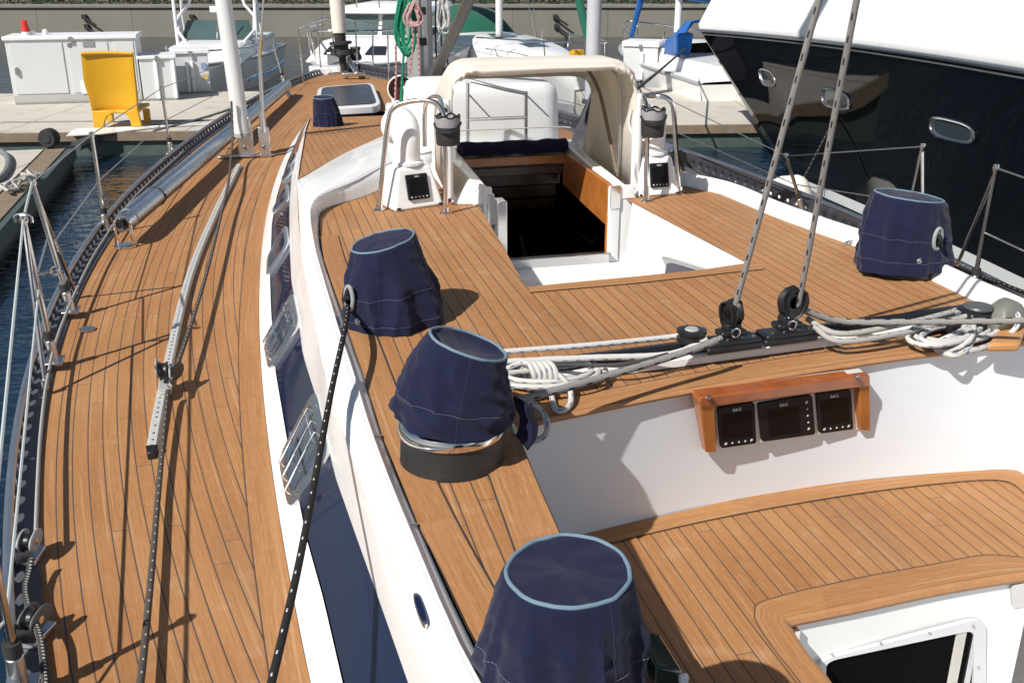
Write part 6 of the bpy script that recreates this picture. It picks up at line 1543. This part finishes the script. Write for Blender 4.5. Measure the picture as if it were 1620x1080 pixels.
p=UY(1080,86,18.5); m=MB(); m.hexa([p+Vector((x,y,0)) for x,y in ((-.13,-.12),(.11,-.12),(.11,.14),(-.13,.14))],[p+Vector((x,y,.36)) for x,y in ((-.17,-.16),(.15,-.16),(.15,.18),(-.17,.18))]); m.build('bag',BLUC,ob_,bevel=.03)
m=MB(); m.box(p+Vector((0,.1,-.2)),(.09,.3,.4)); m.build('motor_leg',ALUW,ob_,bevel=.02)
# mooring lines
def line(label,pts,r,mat): return rope(label,pts,r,mat,'mooring line',name='mooring_line',n=6)
line('dark mooring line rising from the spray hood to the blue outboard cover',[UY(1004,143,7.0),UY(1040,115,11),UY(1083,78,16.9)],.014,R_DRK)
line('dark mooring line from the port toe rail across to the main pontoon',[UY(432,150,11.6),UY(330,184,12.6),U(243,207,DOCK+.05)],.014,R_DRK)
line('slack blue mooring line from the central cruiser to the pontoon',[UY(448,96,18.9),UY(430,112,18.4),UY(400,121,17.8),U(392,128,DOCK+.03)],.015,rope_mat('pale_blue_line',(.10,.24,.45),(.05,.12,.3),.03,.4,2,.3))
line('dark mooring line hanging below the starboard rail beside the grab rail',[UY(1062,238,6.6),UY(1100,268,6.9),UY(1150,300,6.2),UY(1180,318,5.7)],.011,R_DRK)
sc_=empty('rolled_pole',UY(1050,243,6.8),'dark grey wrapped tube lying on the starboard side deck','tube')
m=MB(); m.tube([UY(1030,232,7.3),UY(1068,247,6.8)],.065,16); m.build('tube',M('slate_cover',(.09,.10,.14),.6,nscale=9,namp=.2),sc_)
m=MB(); m.tube([UY(1068,247,6.8),UY(1076,250,6.7)],.05,12); m.build('end_cap',BLACK,sc_)
# ---------------- black superyacht on the right
sy=empty('black_motor_yacht',(4.5,9,WATER),'large glossy black hulled motor yacht with white upper works on the right','motor yacht')
Kp=[UY(1106,47,14.6),UY(1280,63,11.9),UY(1347,70,10.6),UY(1480,89,8.7),UY(1620,108,7.1)]
Wp=[UY(1256,278,12.1),UY(1300,298,11.2),UY(1387,338,9.6),UY(1497,382,8.2),UY(1620,430,7.1)]
def ext(P):
    d=(P[-1]-P[-2]).normalized(); d.z=0; q=P[-1]; dd_=Vector((.10,-1,0)); return P+[q+dd_*2.5,q+dd_*6,q+dd_*11]
def polyc(P,n=56,deg=3):
    P=[Vector(p) for p in P]; d=[0]
    for a,b in zip(P,P[1:]): d.append(d[-1]+(b-a).length)
    d=[x/d[-1] for x in d]; w_=[6]+[1]*(len(P)-2)+[3]; cs=[np.polyfit(d,[p[k] for p in P],deg,w=w_) for k in range(3)]
    return [Vector([float(np.polyval(c,i/n)) for c in cs]) for i in range(n+1)]
Kc=polyc(ext(Kp)); Wc=polyc(ext(Wp))
BHULL=M('black_gloss_hull',(.0022,.0022,.0026),.03,spec=.42,bump=.06,bscale=1.1)
NB=14
def SH(i,b):
    k,w_=Kc[i],Wc[i]; p=w_.lerp(k,b); 
    t=min(1,i/56); out=Vector((1,0,0))*.10*math.sin(math.pi*b)*(1-t)*min(1,i/3); return p+out
m=MB(); m.grid([[SH(i,b/NB) for b in range(NB+1)] for i in range(len(Kc))]); hullo=m.build('hull',BHULL,sy,smooth=80,recalc=False)
far=[p+Vector((4.6*min(1,(i/14))**.6,1.2*min(1,i/14),0)) for i,p in enumerate(Kc)]; farw=[p+Vector((3.6*min(1,(i/14))**.6,.6,0)) for i,p in enumerate(Wc)]
m=MB(); m.grid([[a,b] for a,b in zip(farw,far)]); m.grid([[Kc[i],far[i]] for i in range(len(Kc))]); m.poly([Kc[0],Wc[0],farw[0],far[0]]); m.build('far_side',BHULL,hullo)
m=MB(); m.grid([[Wc[i]+Vector((0.01,0,-.85)),Wc[i]+Vector((.0,0,-.10)),Wc[i]+Vector((.0,0,-.095))] for i in range(len(Wc))]); m.build('bottom_paint',M('dark_green_bottom',(.006,.018,.014),.3,nscale=2,namp=.3),hullo)
m=MB(); m.grid([[Wc[i]+Vector((-.012,0,-.10)),Wc[i]+Vector((-.012,0,.0))] for i in range(len(Wc))]); m.build('boot_stripe',M('boot_stripe_white',(.55,.58,.57),.4,nscale=3,namp=.1),hullo)
m=MB(); m.tube([p+Vector((-.01,0,-.01)) for p in Kc],.022,8); m.tube([p+Vector((-.008,0,-.06)) for p in Kc],.008,6); m.build('rub_strip',M('rub_strip_steel',(.30,.32,.34),.3,.8),hullo)
m=MB(); rows=[]
for i,p in enumerate(Kc):
    k=min(1,i/10); inn=Vector((.55+.5*k,-.05,0)); inn2=Vector((.75+1.1*k,-.1,0))
    rows.append([p+zz*.01,p+zz*.07+Vector((-.015,0,0)),p+inn*.28+zz*.42,p+inn*.62+zz*.85,p+inn+zz*1.25,p+inn2+zz*1.7])
m.grid(rows); m.poly([r for r in rows[0]]+[far[0]]); 
m.grid([[r[-1],f_+zz*1.7] for r,f_ in zip(rows,far)])
m.build('upper_works',GEL,sy,smooth=60)
m=MB(); i=20
for i0,off in ((17,0),):
    r=rows[i0]; m.grid([[r[j]+Vector((-.02,0,0)),r[j]+Vector((-.02,-.03,0))] for j in range(2,6)])
m.b.free()
def sh_pt(px,py):
    best=None
    for i in range(len(Kc)):
        for b in range(0,61):
            P=SH(i,b/60); q=PX(P); d=(q[0]-px)**2+(q[1]-py)**2
            if best is None or d<best[0]: best=(d,i,b/60)
    _,i,b=best; i=min(max(i,1),len(Kc)-2)
    # local plane
    P=SH(i,b); n=(SH(i+1,b)-SH(i-1,b)).cross(SH(i,min(1,b+.05))-SH(i,max(0,b-.05))).normalized()
    if n.dot(Vector((0,0,CAMZ))-P)<0: n=-n
    return UP(px,py,P,n),n
for q in ([(1200,108),(1222,112),(1231,138),(1207,134)],[(1301,138),(1343,148),(1347,177),(1303,167)],[(1473,182),(1542,199),(1544,231),(1474,214)]):
    c=[];n=None
    ctr=(sum(p[0] for p in q)/4,sum(p[1] for p in q)/4); P0,n=sh_pt(*ctr); c=[UP(x,y,P0,n) for x,y in q]; o_=rquad([p+n*.012 for p in c],.38,5); ce=sum(o_,Vector())/len(o_); i_=[ce+(p-ce)*.86 for p in o_]
    m=MB(); m.tube(o_,.011,8,closed=True); f_=m.build('porthole',STEEL,hullo)
    m=MB(); a=[m.V(p) for p in o_]; b=[m.V(p-n*.0) for p in i_]; e=[m.V(p-n*.012) for p in [ce+(p-ce)*.80 for p in o_]]
    for k in range(len(a)):
        j=(k+1)%len(a); m.face([a[k],a[j],b[j],b[k]]); m.face([b[k],b[j],e[j],e[k]])
    m.build('inner_rim',STEEL2,f_)
    m=MB(); m.poly([p-n*.006 for p in i_]); m.build('pane',M('porthole_glass',(.03,.04,.045),.05,coat=.5),f_)
